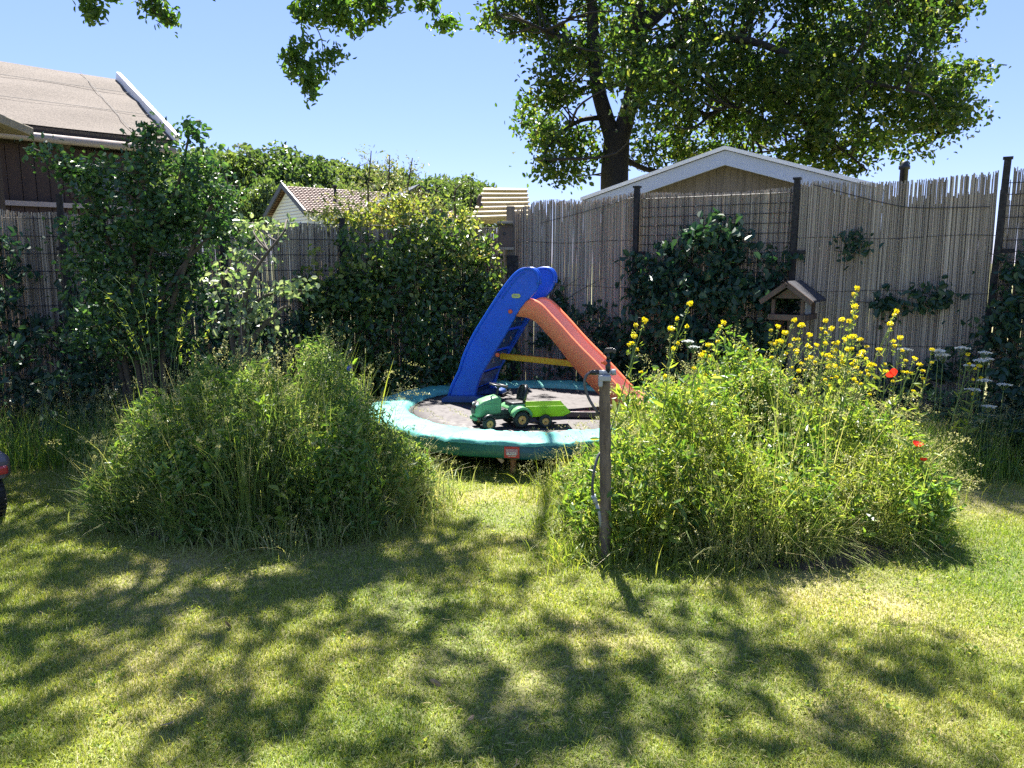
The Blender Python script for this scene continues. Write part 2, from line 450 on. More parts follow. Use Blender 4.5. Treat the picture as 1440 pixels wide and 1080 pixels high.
def mk_pad():
    m, nt, ns, ln, b = newmat('mint_pad_vinyl')
    f = noise(nt, 3.0, 6); g = noise(nt, 14, 6, rough=.7)
    c = ramp(nt, f, [(.3, (.06, .28, .245)), (.7, (.13, .39, .345))])
    c = mixc(nt, ramp(nt, g, [(.5, (0, 0, 0)), (.8, (.4, .4, .4))]), c, (.16, .24, .18))
    ln.new(c, b.inputs['Base Color']); b.inputs['Roughness'].default_value = .6; b.inputs['Specular IOR Level'].default_value = .22
    bump(nt, b, noise(nt, 9, 5, dist=.6), .5, .02)
    return m
M['pad'] = mk_pad()
def mk_reed():
    m, nt, ns, ln, b = newmat('reed_cane')
    g = ns.new('ShaderNodeNewGeometry')
    c = ramp(nt, g.outputs['Random Per Island'], [(0, (.18, .155, .128)), (.4, (.32, .275, .225)), (.8, (.43, .375, .305)), (1, (.56, .49, .40))])
    n = noise(nt, 1.2, 5, g.outputs['Position'])
    c = mixc(nt, ramp(nt, n, [(.35, (0, 0, 0)), (.75, (.6, .6, .6))]), c, (.29, .255, .215))
    ln.new(c, b.inputs['Base Color']); b.inputs['Roughness'].default_value = .7
    return m
M['reed'] = mk_reed()
def mk_ground():
    m, nt, ns, ln, b = newmat('lawn_soil')
    tc = ns.new('ShaderNodeTexCoord')
    f = noise(nt, .9, 3, tc.outputs['Object']); g = noise(nt, 45, 6, tc.outputs['Object'])
    c = ramp(nt, f, [(.32, (.09, .13, .03)), (.5, (.17, .18, .055)), (.68, (.32, .27, .13))])
    c = mixc(nt, ramp(nt, g, [(.35, (.75, .75, .75)), (.65, (0, 0, 0))]), c, (.06, .05, .025))
    ln.new(c, b.inputs['Base Color']); b.inputs['Roughness'].default_value = .95
    bump(nt, b, g, .6, .01)
    return m
M['ground'] = mk_ground()
M['soil'] = plastic('dark_soil', (.035, .026, .017), .95, .4, 14, 0, .3, (.07, .05, .03), .8)
def copy_tree(o, parent=None):
    c = o.copy(); COL.objects.link(c)
    if parent: c.parent = parent
    for ch in [k for k in bpy.data.objects if k.parent == o]:
        copy_tree(ch, c)
    return c

# ================================================================== SETTING: ground
def ground_h(x, y):
    return 0.0
mb = MB()
S = 900
mb.add([(-S, -S, 0), (S, -S, 0), (S, S, 0), (-S, S, 0)], [[0, 1, 2, 3]])
tag(mb.build('ground', M['ground']), kind='structure')

# ------------------------------------------------------------------ fences
C0 = Vector((-0.03, 9.45, 0))
DL = Vector((-1, -0.45, 0)).normalized()
DR = Vector((1, -0.59, 0)).normalized()
def s_at(px, D):
    """distance along a fence line at picture column px (ground plan)"""
    k = (px - 720) / FPX
    # x = k*depth, depth ~ y*cos+ ... use ground-plan y times cos(pitch)
    kk = k * _c
    # C0.x + s D.x = kk (C0.y + s D.y)
    return (kk * C0.y - C0.x) / (D.x - kk * D.y)
NL = Vector((-DL.y, DL.x, 0)); NL = NL if NL.y < 0 else -NL      # towards the camera
NR = Vector((-DR.y, DR.x, 0)); NR = NR if NR.y < 0 else -NR
def reeds(mb, D, s0, s1, hfun, off, N, base=0.02, r=0.0051, step=0.0050, drop=0.02, ragged=0.05):
    n = int((s1 - s0) / step)
    s = s0 + (np.arange(n) + rng.uniform(-.45, .45, n)) * step
    keep = rng.uniform(size=n) > drop
    s = s[keep]; n = len(s)
    h = np.array([hfun(x) for x in s]) - np.abs(rng.normal(0, ragged, n))
    lean = rng.normal(0, .012, n) + .02 * np.sin(s * 2.3)
    o = off + rng.uniform(-.008, .008, n)
    D2 = np.array(D)[:3]; N2 = np.array(N)[:3]; c0 = np.array(C0)
    A = c0 + s[:, None] * D2 + o[:, None] * N2; A[:, 2] = base
    T = A + lean[:, None] * D2 + rng.normal(0, .006, n)[:, None] * N2; T[:, 2] = h
    mid = (A + T) / 2 + rng.normal(0, .004, n)[:, None] * D2
    ph = rng.uniform(0, 2 * PI, n); rr = r * rng.uniform(.7, 1.25, n)
    V = []
    for ring in (A, mid, T):
        for k in range(3):
            a = ph + k * 2 * PI / 3
            V.append(ring + (rr * np.cos(a))[:, None] * D2 + (rr * np.sin(a))[:, None] * N2)
    V = np.stack(V, 1).reshape(-1, 3)
    i = np.arange(n)[:, None] * 9
    F = np.concatenate([i + np.array([b + k, b + (k + 1) % 3, b + 3 + (k + 1) % 3, b + 3 + k]) for b in (0, 3) for k in range(3)])
    mb.add(V, F)
def wires(mb, D, N, s0, s1, z0, z1, off, dx, dz, r=.0028):
    c0 = C0 + N * off
    for z in np.arange(z0, z1 + .001, dz):
        tube(mb, [c0 + D * s0 + Vector((0, 0, z)), c0 + D * s1 + Vector((0, 0, z))], r, 4, smooth=False)
    for s in np.arange(s0, s1, dx):
        tube(mb, [c0 + D * s + Vector((0, 0, z0)), c0 + D * s + Vector((0, 0, z1))], r, 4, smooth=False)
# -- left fence
lf = empty('reed_screen_fence', C0)
tag(lf, 'low grey reed fence with black posts under creepers, left of the nest box post', 'fence')
mb = MB()
SL1 = 8.0
hL = lambda s: 2.02 + .12 * max(0, min(1, (s - 4.0) / 1.5)) + .015 * math.sin(s * 3.1) + .01 * math.sin(s * 11)
reeds(mb, DL, 0.0, SL1, hL, -.03, NL, ragged=.015, drop=.05); reeds(mb, DL, 0.0, SL1, lambda s: hL(s) - .03, -.045, NL, ragged=.05, drop=.06)
mb.build('reed_screen', M['reed'], lf)
mb = MB(); wires(mb, DL, NL, 0.0, SL1, .05, 2.05, .012, .145, .165, .0034)
mb.build('wire_mesh', M['wire'], lf)
for i, (px, h) in enumerate(((-60, 2.3), (92, 2.26), (316, 2.12), (482, 2.10), (612, 2.10))):
    s = s_at(px, DL) if px > 0 else 6.9
    p = C0 + DL * s + NL * .03
    mb = MB(); box(mb, (p.x, p.y, h / 2), (.055, .055, h), (0, 0, math.atan2(DL.y, DL.x)))
    o = mb.build('post', M['black_metal'], lf, bevel=.004)
    mb = MB()
    for z in (.4, 1.1, 1.75):
        mb = MB(); box(mb, (p.x, p.y - .03, z), (.09, .02, .03), (0, 0, math.atan2(DL.y, DL.x))); mb.build('clamp', M['black_metal'], o)
# -- right fence
rf = empty('reed_screen_fence', C0 + DR * .1)
tag(rf, 'tall shaded reed screen fence with black posts and ragged top, running right behind the slide', 'fence')
S1, S2, S3 = s_at(897, DR), s_at(1117, DR), s_at(1403, DR)
SR1 = S3 + 2.6
print('fence posts', S1, S2, S3)
hRa = lambda s: 2.30 + .08 * (s / S1) + .02 * math.sin(s * 4) - .10 * max(0, 1 - s / .35)
hRb = lambda s: 2.36 - .02 * math.sin(s * 3)
hRc = lambda s: 2.40 + .035 * math.sin(s * 2.4 + 1)
hRd = lambda s: 2.42 + .05 * math.sin(s * 5)
mb = MB(); reeds(mb, DR, .05, S1, hRa, .045, NR, ragged=.05, drop=.02); reeds(mb, DR, .05, S1, hRa, .03, NR, ragged=.09, drop=.02)
mb.build('reed_screen', M['reed'], rf)
mb = MB(); reeds(mb, DR, S1, S2, hRb, -.03, NR, ragged=.02, drop=.03); reeds(mb, DR, S1, S2, hRb, -.045, NR, ragged=.05, drop=.03)
mb.build('reed_screen', M['reed'], rf)
mb = MB(); reeds(mb, DR, S2 + .02, S3 - .03, hRc, .045, NR, ragged=.032, drop=.02); reeds(mb, DR, S2 + .02, S3 - .03, lambda s: hRc(s) - .2 - .05 * max(0, s - S2 - .8), .018, NR, ragged=.04, drop=.0); reeds(mb, DR, S2 + .02, S3 - .03, lambda s: hRc(s) - .12 - .05 * max(0, s - S2 - .8), .03, NR, ragged=.04, drop=.02)
mb.build('reed_screen', M['reed'], rf)
mb = MB(); reeds(mb, DR, S3 + .03, SR1, hRd, -.03, NR, ragged=.08, drop=.10); reeds(mb, DR, S3 + .03, SR1, lambda s: hRd(s) - .2, -.045, NR, ragged=.06, drop=.06)
mb.build('reed_screen', M['reed'], rf)
mb = MB()
wires(mb, DR, NR, S1 + .02, S2 - .02, .05, 2.34, .0, .098, .098, .0034)
mb.build('wire_mesh', M['wire'], rf)
mb = MB()
wires(mb, DR, NR, S3 + .02, SR1, .05, 2.34, .0, .098, .098, .0034)
mb.build('wire_mesh', M['wire'], rf)
# horizontal tie wires on the reed mats
for (a, b) in ((.05, S1), (S2, S3)):
    mb = MB()
    for z in (.35, .85, 1.35, 1.85):
        c = C0 + NR * .056
        tube(mb, bez([c + DR * (a + (b - a) * t) + Vector((0, 0, z + .012 * math.sin(9 * t + z * 7))) for t in np.linspace(0, 1, 8)], 4), .0022, 4)
    mb.build('tie_wire', M['wire'], rf)
mb = MB()
c = C0 + NR * .07
tube(mb, bez([c + DR * (S2 + .15) + Vector((0, 0, 2.36)), c + DR * (S2 + .8) + Vector((0, 0, 2.16)), c + DR * (S2 + 1.1) + Vector((0, 0, 2.11)), c + DR * (S3 - .1) + Vector((0, 0, 2.10))], 8), .0035, 5)
mb.build('sagging_wire', M['wire'], rf); mb = MB()
tube(mb, bez([c + DR * .5 + Vector((0, 0, 2.08)), c + DR * 1.1 + Vector((0, 0, 2.2)), c + DR * S1 + Vector((0, 0, 2.33))], 6), .003, 5)
mb.build('sagging_wire', M['wire'], rf)
for s, h, ln in ((S1, 2.42, 0), (S2, 2.42, 0), (S3, 2.50, -.05), (SR1, 2.5, 0)):
    p = C0 + DR * s + NR * .075
    mb = MB()
    beam(mb, (p.x + ln, p.y, 0), (p.x, p.y, h), .055, .055, up=DR)
    o = mb.build('post', M['black_metal'], rf, bevel=.004)
    mb = MB()
    box(mb, (p.x, p.y, h + .006), (.075, .075, .02), (0, 0, math.atan2(DR.y, DR.x)))
    mb.build('post_cap', M['black_metal'], o)
    mb = MB()
    for z in (.35, 1.0, 1.72):
        mb = MB(); q = p + DR * .06; box(mb, (q.x, q.y, z), (.10, .03, .035), (0, 0, math.atan2(DR.y, DR.x))); mb.build('clamp', M['black_metal'], o)

# corner post with nest box
cp = empty('corner_post', (P(716, 400, 9.2).x, 9.2, 0))
tag(cp, 'rough wooden corner post where the two reed fences meet, behind the slide', 'post')
x0 = P(718, 300, 9.2).x
topz = P(718, 290, 9.2).z
mb = MB(); box(mb, (x0, 9.2, topz / 2), (.10, .10, topz), taper=.97)
mb.build('post_timber', M['oldwood'], cp, bevel=.008)
mb = MB(); box(mb, (x0 + .02, 9.13, .85), (.13, .03, 1.7))
mb.build('black_post_plate', M['black_metal'], cp, bevel=.004)
nb = empty('nest_box', (x0 - .06, 9.05, P(0 + 705, 352, 9.05).z))
tag(nb, 'small brown wooden nest box with pale lid, hung on the corner post', 'nest box')
zb, zt = P(705, 351, 9.05).z, P(705, 314, 9.05).z
bx0, bx1 = P(700, 340, 9.05).x, P(721, 340, 9.05).x
w_ = bx1 - bx0; cx = (bx0 + bx1) / 2
mb = MB()
box(mb, (cx, 9.08, (zb + zt) / 2), (w_ * .92, .14, (zt - zb) * .86))
mb.build('box_body', M['boxwood'], nb, bevel=.004)
mb = MB(); box(mb, (cx, 9.06, zt - .01), (w_ * 1.05, .22, .028), (R(-9), 0, 0))
mb.build('lid', M['weathered'], nb, bevel=.003)
mb = MB(); box(mb, (cx + .01, 9.06, zb + .012), (w_ * 1.0, .19, .03))
mb.build('floor_board', M['weathered'], nb, bevel=.003)
mb = MB(); lathe(mb, [(0.0001, 0), (.017, 0), (.021, -.004), (.017, -.008)], frame((cx - .01, 9.007, (zb + zt) / 2 + .03), (R(90), 0, 0)), 18)
mb.build('entrance_hole', M['black_plastic'], nb)

# ================================================================== BUILDINGS
# dark shed, left behind the fence
sh = empty('dark_shed', (-5.2, 9.6, 0))
tag(sh, 'dark brown plank shed with speckled mineral felt roof and white bargeboard, at far left', 'shed')
eR = P(243, 199, 10.0); u_ = Vector((-1, -1, 0)).normalized(); v_ = Vector((-1, 1, 0)).normalized()
shs_ = 1.5
for _k in range(60):
    _q = P(162, 112, eR.y + shs_); shs_ += .5 * ((eR.x - shs_) - _q.x) * -1 * -1
Ls, Ws, rise = 5.6, shs_ * math.sqrt(2), _q.z - eR.z
print('shed', shs_, rise, _q)
e0, e1 = eR, eR + u_ * Ls
r0, r1 = eR + v_ * Ws + Vector((0, 0, rise)), e1 + v_ * Ws + Vector((0, 0, rise))
b0, b1 = eR + v_ * 2 * Ws, e1 + v_ * 2 * Ws
# walls inset from the eave
wi = .22
def wall_box(mb, a, b, z0, z1, t=.06):
    a, b = Vector((a.x, a.y, 0)), Vector((b.x, b.y, 0)); d = (b - a); L = d.length; m = (a + b) / 2
    box(mb, (m.x, m.y, (z0 + z1) / 2), (L, t, z1 - z0), (0, 0, math.atan2(d.y, d.x)))
wA = e0 + v_ * wi + u_ * .25; wB = e1 + v_ * wi - u_ * .1; wC = b0 - v_ * wi + u_ * .25; wD = b1 - v_ * wi - u_ * .1
mb = MB()
d = (wB - wA).normalized(); L = (wB - wA).length
nrm = -v_
k = 0.0
while k < L:
    a = wA + d * k; b = wA + d * min(L, k + .135)
    m_ = (a + b) / 2 + nrm * (.0 + .004 * rng.uniform())
    box(mb, (m_.x, m_.y, 1.47), (.132, .035, 2.94), (0, 0, math.atan2(d.y, d.x)))
    k += .14
mb.build('front_wall', M['brown_planks'], sh)
mb = MB()
for (a, b, z) in ((wC, wD, 2.9),): wall_box(mb, a, b, 0, z)
mb.build('rear_wall', M['brown_planks'], sh)
for nm, a, c in (('gable_wall', wA, wC), ('gable_wall', wB, wD)):
    mb = MB(); rr = (a + c) / 2
    o3 = [Vector((a.x, a.y, 0)), Vector((c.x, c.y, 0)), Vector((c.x, c.y, e0.z - .02)), Vector((rr.x, rr.y, r0.z - .16)), Vector((a.x, a.y, e0.z - .02))]
    prism(mb, [p + u_ * .003 for p in o3], u_ * .05)
    mb.build(nm, M['brown_planks'], sh)
mb = MB()
sl_n = (r0 - e0).normalized().cross(u_).normalized()
if sl_n.z < 0: sl_n = -sl_n
prism(mb, [e0, e1, r1, r0], -sl_n * .05)
nu, nv = 34, 14
V = []; F = []
for i in range(nu + 1):
    for j in range(nv + 1):
        p = e0 + (e1 - e0) * (i / nu) + (r0 - e0) * (j / nv)
        p = p + sl_n * (.006 + .018 * (math.sin(i * .7 + j) * .5 + .5) * (1 if 0 < j < nv else .2) + (.012 if j % 4 == 0 else 0))
        V.append(tuple(p))
for i in range(nu):
    for j in range(nv):
        a = i * (nv + 1) + j; F.append([a, a + nv + 1, a + nv + 2, a + 1])
mb.add(V, F, 0, True)
rfo = mb.build('roof', M['shingle'], sh)
mb = MB(); n2 = Vector((0, 0, 1))
prism(mb, [r0, r1, b1, b0], Vector((0, 0, -.05)))
mb.build('rear_roof_slope', M['shingle'], sh)
mb = MB()
for q in (.36, .72):
    a = e0 + (r0 - e0) * q + sl_n * .034; b = e1 + (r1 - e1) * q + sl_n * .034
    beam(mb, a, b, .006, .004, up=sl_n)
a = e0 + u_ * .45 + sl_n * .034; b = r0 + u_ * .45 + sl_n * .034
beam(mb, a, b, .006, .004, up=sl_n)
mb.build('felt_seam', M['felt'], rfo)
mb = MB()
beam(mb, e0 - u_ * .03 + sl_n * .05 - (r0 - e0).normalized() * .05, r0 - u_ * .03 + sl_n * .05, .055, .12, up=sl_n)
mb.build('bargeboard', M['white_trim'], sh, bevel=.006)
mb = MB()
beam(mb, e0 + Vector((0, 0, -.085)) + v_ * .03, e1 + Vector((0, 0, -.085)) + v_ * .03, .03, .15)
mb.build('fascia', M['brown_planks'], sh)
mb = MB()
g0, g1 = e0 + Vector((0, 0, -.12)) - v_ * .045, e1 + Vector((0, 0, -.12)) - v_ * .045
tube(mb, [g0, g1], .05, 12)
mb.build('gutter', M['gutter'], sh)
# lower window with pale sill rail
mb = MB()
q0 = wA + u_ * .1 - v_ * .06; q1 = wA + u_ * 4.8 - v_ * .06
beam(mb, (q0.x, q0.y, 2.28), (q1.x, q1.y, 2.28), .05, .055)
mb.build('wall_rail', M['gutter'], sh)
wx = wA + u_ * .62 - v_ * .03
mb = MB(); box(mb, (wx.x, wx.y, 2.58), (.6, .03, .42), (0, 0, math.atan2(u_.y, u_.x)))
wf = mb.build('window', M['brown_planks'], sh, bevel=.004)
mb = MB()
q = wx - v_ * .012
for dx in (-.14, .14):
    qq = q + u_ * dx; box(mb, (qq.x, qq.y, 2.58), (.23, .02, .33), (0, 0, math.atan2(u_.y, u_.x)))
mb.build('pane', M['glass'], wf)

# small corner of a second roof (porch) at the far left edge
pr = empty('porch_roof', (-6.3, 8.2, 0))
tag(pr, 'beige porch roof corner at the left picture edge, before the dark shed', 'porch')
pc = P(6, 160, 7.9)
mb = MB()
box(mb, (pc.x - .75, pc.y + .05, pc.z - .02), (1.5, .9, .09), (0, R(4), R(12)))
mb.build('roof_slab', M['weathered'], pr, bevel=.01)
for dx in (-1.35, -.25):
    mb = MB(); box(mb, (pc.x + dx, pc.y + .15, (pc.z - .06) / 2), (.09, .09, pc.z - .09)); mb.build('post', M['brown_planks'], pr)

# right barn with shallow gable
bn = empty('garden_house', (3.1, 12.5, 0))
tag(bn, 'wooden garden house with shallow gable and pale blue bargeboards, behind the right reed fence', 'shed')
pk = P(1020, 211, 11.0); lE = P(846, 273, 11.75); rE = P(1222, 262, 10.15)
gd = Vector((rE.x - lE.x, rE.y - lE.y, 0)).normalized(); gb = Vector((-gd.y, gd.x, 0))
if gb.y < 0: gb = -gb
slopeL = (lE - pk); slopeR = (rE - pk)
lE2 = pk + slopeL * 1.18; rE2 = pk + slopeR * 1.12
mb = MB()
th = .20
for E in (lE2, rE2):
    o4 = [pk, E, E + Vector((0, 0, -th)), pk + Vector((0, 0, -th))]
    prism(mb, o4, gb * .035)
mb.build('bargeboard', M['white_board'], bn, bevel=.004)
mb = MB()
for E in (lE2, rE2):
    up_ = Vector((0, 0, .012))
    o4 = [pk + up_ - gb * .03, E + up_ - gb * .03, E + Vector((0, 0, .05)) - gb * .03, pk + Vector((0, 0, .05)) - gb * .03]
    prism(mb, o4, gb * 6.0)
rfb = mb.build('roof', M['felt'], bn)
mb = MB()
for E in (lE2, rE2):
    o4 = [pk + Vector((0, 0, .004)) - gb * .045, E + Vector((0, 0, .004)) - gb * .045, E + Vector((0, 0, .055)) - gb * .045, pk + Vector((0, 0, .055)) - gb * .045]
    prism(mb, o4, gb * .02)
mb.build('roof_edge_trim', M['white_trim'], bn)
# gable wall of planks
mb = MB()
W0, W1 = lE + gb * .35 + (pk - lE) * .06, rE + gb * .35 + (pk - rE) * .06
nb_ = 34
for i in range(nb_):
    t0, t1 = i / nb_, (i + .97) / nb_
    a = W0.lerp(W1, t0); b = W0.lerp(W1, t1)
    def topz(p):
        s = (Vector((p.x, p.y, 0)) - Vector((pk.x, pk.y, 0))).dot(gd)
        E, = ((rE,) if s > 0 else (lE,))
        L = abs((Vector((E.x - pk.x, E.y - pk.y, 0))).dot(gd))
        return pk.z - .05 + (E.z - pk.z) * abs(s) / L
    prism(mb, [Vector((a.x, a.y, 0)), Vector((b.x, b.y, 0)), Vector((b.x, b.y, topz(b))), Vector((a.x, a.y, topz(a)))], gb * .03)
mb.build('gable_wall', M['barn_wall'], bn)
mb = MB()
for Wq in (W0, W1):
    wall_box(mb, Wq + gb * .05, Wq + gb * 5.4, 0, min(lE.z, rE.z) - .15)
mb.build('side_wall', M['barn_wall'], bn)
mb = MB()
# eaves soffit boards
vp = P(1271, 247, 11.2)
lathe(mb, [(.0001, -.5), (.055, -.5), (.055, .08), (.075, .09), (.075, .13), (.05, .16), (.05, .19), (.0001, .2)], frame(vp), 16)
mb.build('vent_pipe', M['black_plastic'], bn)

# distant house with tiled roof
hs = empty('distant_house', (-10, 40, 0))
tag(hs, 'distant cream sided house with red brown tiled roof before the woods', 'house')
ap = P(398, 262, 40.0); rd = Vector((.8, .6, 0)); gn = Vector((.6, -.8, 0))
dr, ww = 1.42, 2.75
eA = ap + gn * ww - Vector((0, 0, dr)); eB = ap - gn * ww - Vector((0, 0, dr))
LH = 9.0
mb = MB()
gi = rd * .25
prism(mb, [ap + gi - Vector((0, 0, .12)), eA + gi - gn * .25, Vector((eA.x, eA.y, 0)) + gi - gn * .25, Vector((eB.x, eB.y, 0)) + gi + gn * .25, eB + gi + gn * .25], rd * (LH - .5))
hw = mb.build('wall', M['house_side'], hs)
mb = MB()
for z in np.arange(2.4, 5.3, .16):
    hw_ = ww - .27 - max(0, (z - eA.z + .1)) / dr * ww
    if hw_ < .2: continue
    a = ap + gn * hw_ + gi - rd * .012; b = ap - gn * hw_ + gi - rd * .012
    beam(mb, (a.x, a.y, z), (b.x, b.y, z), .02, .02)
mb.build('siding_line', M['gutter'], hw)
def tile_roof(mb, a, b, c, d_, rows=14, cols=46):
    """wavy tiled slope: a-b eave, d_-c ridge"""
    n = (b - a).cross(d_ - a).normalized()
    if n.z < 0: n = -n
    V = []; F = []; nc = cols * 4
    for j in range(rows):
        for k in (0, 1):
            t = (j + k) / rows
            for i in range(nc + 1):
                p = a.lerp(b, i / nc).lerp(d_.lerp(c, i / nc), t) + n * (.035 * abs(math.sin(i * PI / 4)) + (.045 if k == 0 else 0.0))
                V.append(tuple(p))
    for j in range(2 * rows - 1):
        for i in range(nc):
            q = j * (nc + 1) + i; F.append([q, q + 1, q + nc + 2, q + nc + 1])
    mb.add(V, F, 0, False)
mb = MB()
prism(mb, [ap, eA, eB], rd * .02)
tile_roof(mb, eA, eA + rd * LH, ap + rd * LH, ap)
tile_roof(mb, eB, eB + rd * LH, ap + rd * LH, ap)
mb.F = [f for k, f in enumerate(mb.F) if k > 2]
hr = mb.build('roof', M['tiles'], hs)
mb = MB()
for E in (eA, eB):
    beam(mb, ap - rd * .06 + Vector((0, 0, .06)), E - rd * .06 + (E - ap).normalized() * .1 + Vector((0, 0, .03)), .08, .26)
mb.build('bargeboard', M['dark_trim'], hs)
mb = MB()
fl = ap + gn * 1.15 - Vector((0, 0, .55)) + rd * 2.3
tube(mb, [fl, fl + Vector((0, 0, .55))], .07, 10); tube(mb, [fl + Vector((0, 0, .52)), fl + Vector((0, 0, .66))], .11, 10)
mb.build('flue', M['black_metal'], hr)
mb = MB()
wp = ap + gn * 1.35 + gi - rd * .05
beam(mb, (wp.x, wp.y, 2.6), (wp.x, wp.y, 3.55), .55, .05, up=tuple(gn.cross(Vector((0, 0, 1)))))
wf = mb.build('window', M['white_trim'], hw)
mb = MB()
beam(mb, (wp.x - .01, wp.y - .02, 2.7), (wp.x - .01, wp.y - .02, 3.47), .42, .06, up=tuple(gn.cross(Vector((0, 0, 1)))))
mb.build('pane', M['glass'], wf)
# second dark roof beyond creeper
h2 = empty('distant_house', (-4, 36, 0))
tag(h2, 'dark roof ridge just showing over the creepers, left of the plank roof tower', 'house')
a2 = P(588, 264, 36.0)
mb = MB()
prism(mb, [a2, a2 + Vector((1.3, .5, -.95)), Vector((a2.x + 1.3, a2.y + .5, 0)), Vector((a2.x - 1.3, a2.y - .5, 0)), a2 + Vector((-1.3, -.5, -.95))], Vector((-2.2, 5.2, 0)))
mb.build('wall', M['house_side'], h2)
mb = MB()
h2.children[0].data.materials[0] = M['boxwood']
dv = Vector((-2.2, 5.2, 0))
off = Vector((.1, -.24, .05))
for e_ in (Vector((1.45, .55, -1.03)), Vector((-1.45, -.55, -1.03))):
    prism(mb, [a2 + off, a2 + off + e_, a2 + off + e_ + Vector((0, 0, .1)), a2 + off + Vector((0, 0, .1))], dv * 1.1)
mb.build('roof', M['dark_trim'], h2)

# play tower with plank roof
pt = empty('play_tower', (P(710, 280, 13).x, 13.2, 0))
tag(pt, 'small wooden play tower with slatted pale plank roof, showing over the fence corner', 'play tower')
tl, tr = P(681, 264, 13.4), P(741, 265, 13.4); blp, brp = P(662, 309, 12.75), P(748, 306, 12.75)
rows = 7
mb = MB()
for i in range(rows):
    t0 = i / rows; t1 = (i + .86) / rows
    a, b = tl.lerp(blp, t0), tr.lerp(brp, t0); c, d2 = tr.lerp(brp, t1), tl.lerp(blp, t1)
    c = c + Vector((0, -.02, 0.035)); d2 = d2 + Vector((0, -.02, .035))
    prism(mb, [a, b, c, d2], Vector((0, .008, -.022)))
mb.build('roof', M['pale_planks'], pt)
mb = MB()
bk = Vector((0, .65 * 2, 0))
for i in range(rows):
    t0 = i / rows; t1 = (i + .86) / rows
    mir = lambda p: Vector((p.x, 2 * 13.42 - p.y, p.z))
    a, b = mir(tl.lerp(blp, t0)), mir(tr.lerp(brp, t0)); c, d2 = mir(tr.lerp(brp, t1)), mir(tl.lerp(blp, t1))
    prism(mb, [a, b, c, d2], Vector((0, -.008, -.022)))
mb.build('rear_roof', M['pale_planks'], pt)
for x in (blp.x + .1, brp.x - .1):
    for y in (12.82, 14.0):
        mb = MB(); box(mb, (x, y, blp.z / 2), (.09, .09, blp.z)); mb.build('leg', M['boxwood'], pt)
mb = MB()
for k in range(7):
    box(mb, ((blp.x + brp.x) / 2, 12.77, 1.2 + k * .12), (brp.x - blp.x - .1, .025, .10))
mb.build('railing', M['boxwood'], pt)
mb = MB(); tube(mb, bez([P(676, 275, 12.7), P(673, 283, 12.68), P(677, 291, 12.66)], 5), .035, 8)
mb.build('roof_end_cap', M['boxwood'], pt)

# ================================================================== TRAMPOLINE
TC = Vector((.20, 7.13, 0)); R_M, R_O, ZP = 1.17, 1.535, .30
tp = empty('trampoline', TC)
tag(tp, 'round low trampoline with mint green pad, dark green skirt and black mat, carrying the slide', 'trampoline')
n = 300
a = np.arange(n) * 2 * PI / n
prof = [(R_M - .01, .262), (R_M + .005, .290), (R_M + .03, .299), (R_M + .12, .305), (R_M + .2, .306), (R_M + .28, .304), (R_O - .02, .297), (R_O, .284), (R_O + .006, .262)]
seam = np.minimum.reduce([np.abs(((a - k * 2 * PI / 10 + .17 + PI) % (2 * PI)) - PI) for k in range(10)])
sd_ = np.exp(-(seam / .012) ** 2)
V = []
for q, (r, z) in enumerate(prof):
    wob = .004 * np.sin(a * 10 + 1.3) + .003 * np.sin(a * 23 + q * .7) + .002 * np.sin(a * 57 + q) + .003 * rng.normal(size=n)
    edge = 1.0 if 1 < q < len(prof) - 2 else .4
    zz = z + wob * edge - sd_ * .018 * edge
    rr = r + (.004 * np.sin(a * 31 + q) + .010 * np.sin(a * 10 + .4) * (q < 2))
    V.append(np.stack([TC.x + rr * np.cos(a), TC.y + rr * np.sin(a), zz], -1))
m_ = len(prof)
V = np.concatenate(V); i = np.arange(m_ - 1)[:, None] * n; j = np.arange(n)[None, :]; j2 = (j + 1) % n
mb = MB(); mb.add(V, np.stack([i + j, i + j2, i + n + j2, i + n + j], -1).reshape(-1, 4), 0, True)
pad = mb.build('pad', M['pad'], tp)
mb = MB()
V = []
for q, (r, z) in enumerate([(R_O + .0, .268), (R_O + .008, .22), (R_O + .005, .17), (R_O - .015, .155), (R_O - .03, .17)]):
    V.append(np.stack([TC.x + (r + .004 * np.sin(a * 20 + q) + .003 * np.sin(a * 47)) * np.cos(a), TC.y + (r + .004 * np.sin(a * 20 + q)) * np.sin(a), z + .003 * np.sin(a * 13)], -1))
V = np.concatenate(V); i = np.arange(4)[:, None] * n
F = np.stack([i + j, i + j2, i + n + j2, i + n + j], -1).reshape(-1, 4)
ang = (np.tile(np.arange(n), 4) * 360 / n)
bl = (ang > 262) & (ang < 290)
mb.add(V, F[~bl], 0, True); mb.F.append((F[bl], 1, True))
mb.build('skirt', [M['skirt'], M['skirt_blue']], tp)
mb = MB()
lathe(mb, [(.001, .255), (.5, .256), (.9, .258), (R_M + .02, .262), (R_M + .02, .252), (.001, .248)], frame((TC.x, TC.y, 0)), 96)
mt = mb.build('jumping_mat', M['mat'], tp)
mb = MB()
for r in (R_M - .035,):
    lathe(mb, [(r - .012, .2605), (r - .012, .266), (r + .012, .266), (r + .012, .2605)], frame((TC.x, TC.y, 0)), 96)
mb.build('mat_edge_band', M['black_plastic'], mt)
mb = MB(); lathe(mb, [(R_O - .10 + .028 * math.cos(t), .225 + .028 * math.sin(t)) for t in np.linspace(0, 2 * PI, 9)], frame((TC.x, TC.y, 0)), 96)
mb.build('steel_ring', M['black_metal'], tp)
mb = MB()
for k in range(60):
    t = k * 2 * PI / 60
    tube(mb, [(TC.x + (R_M + .01) * math.cos(t), TC.y + (R_M + .01) * math.sin(t), .252), (TC.x + (R_O - .11) * math.cos(t), TC.y + (R_O - .11) * math.sin(t), .232)], .008, 5)
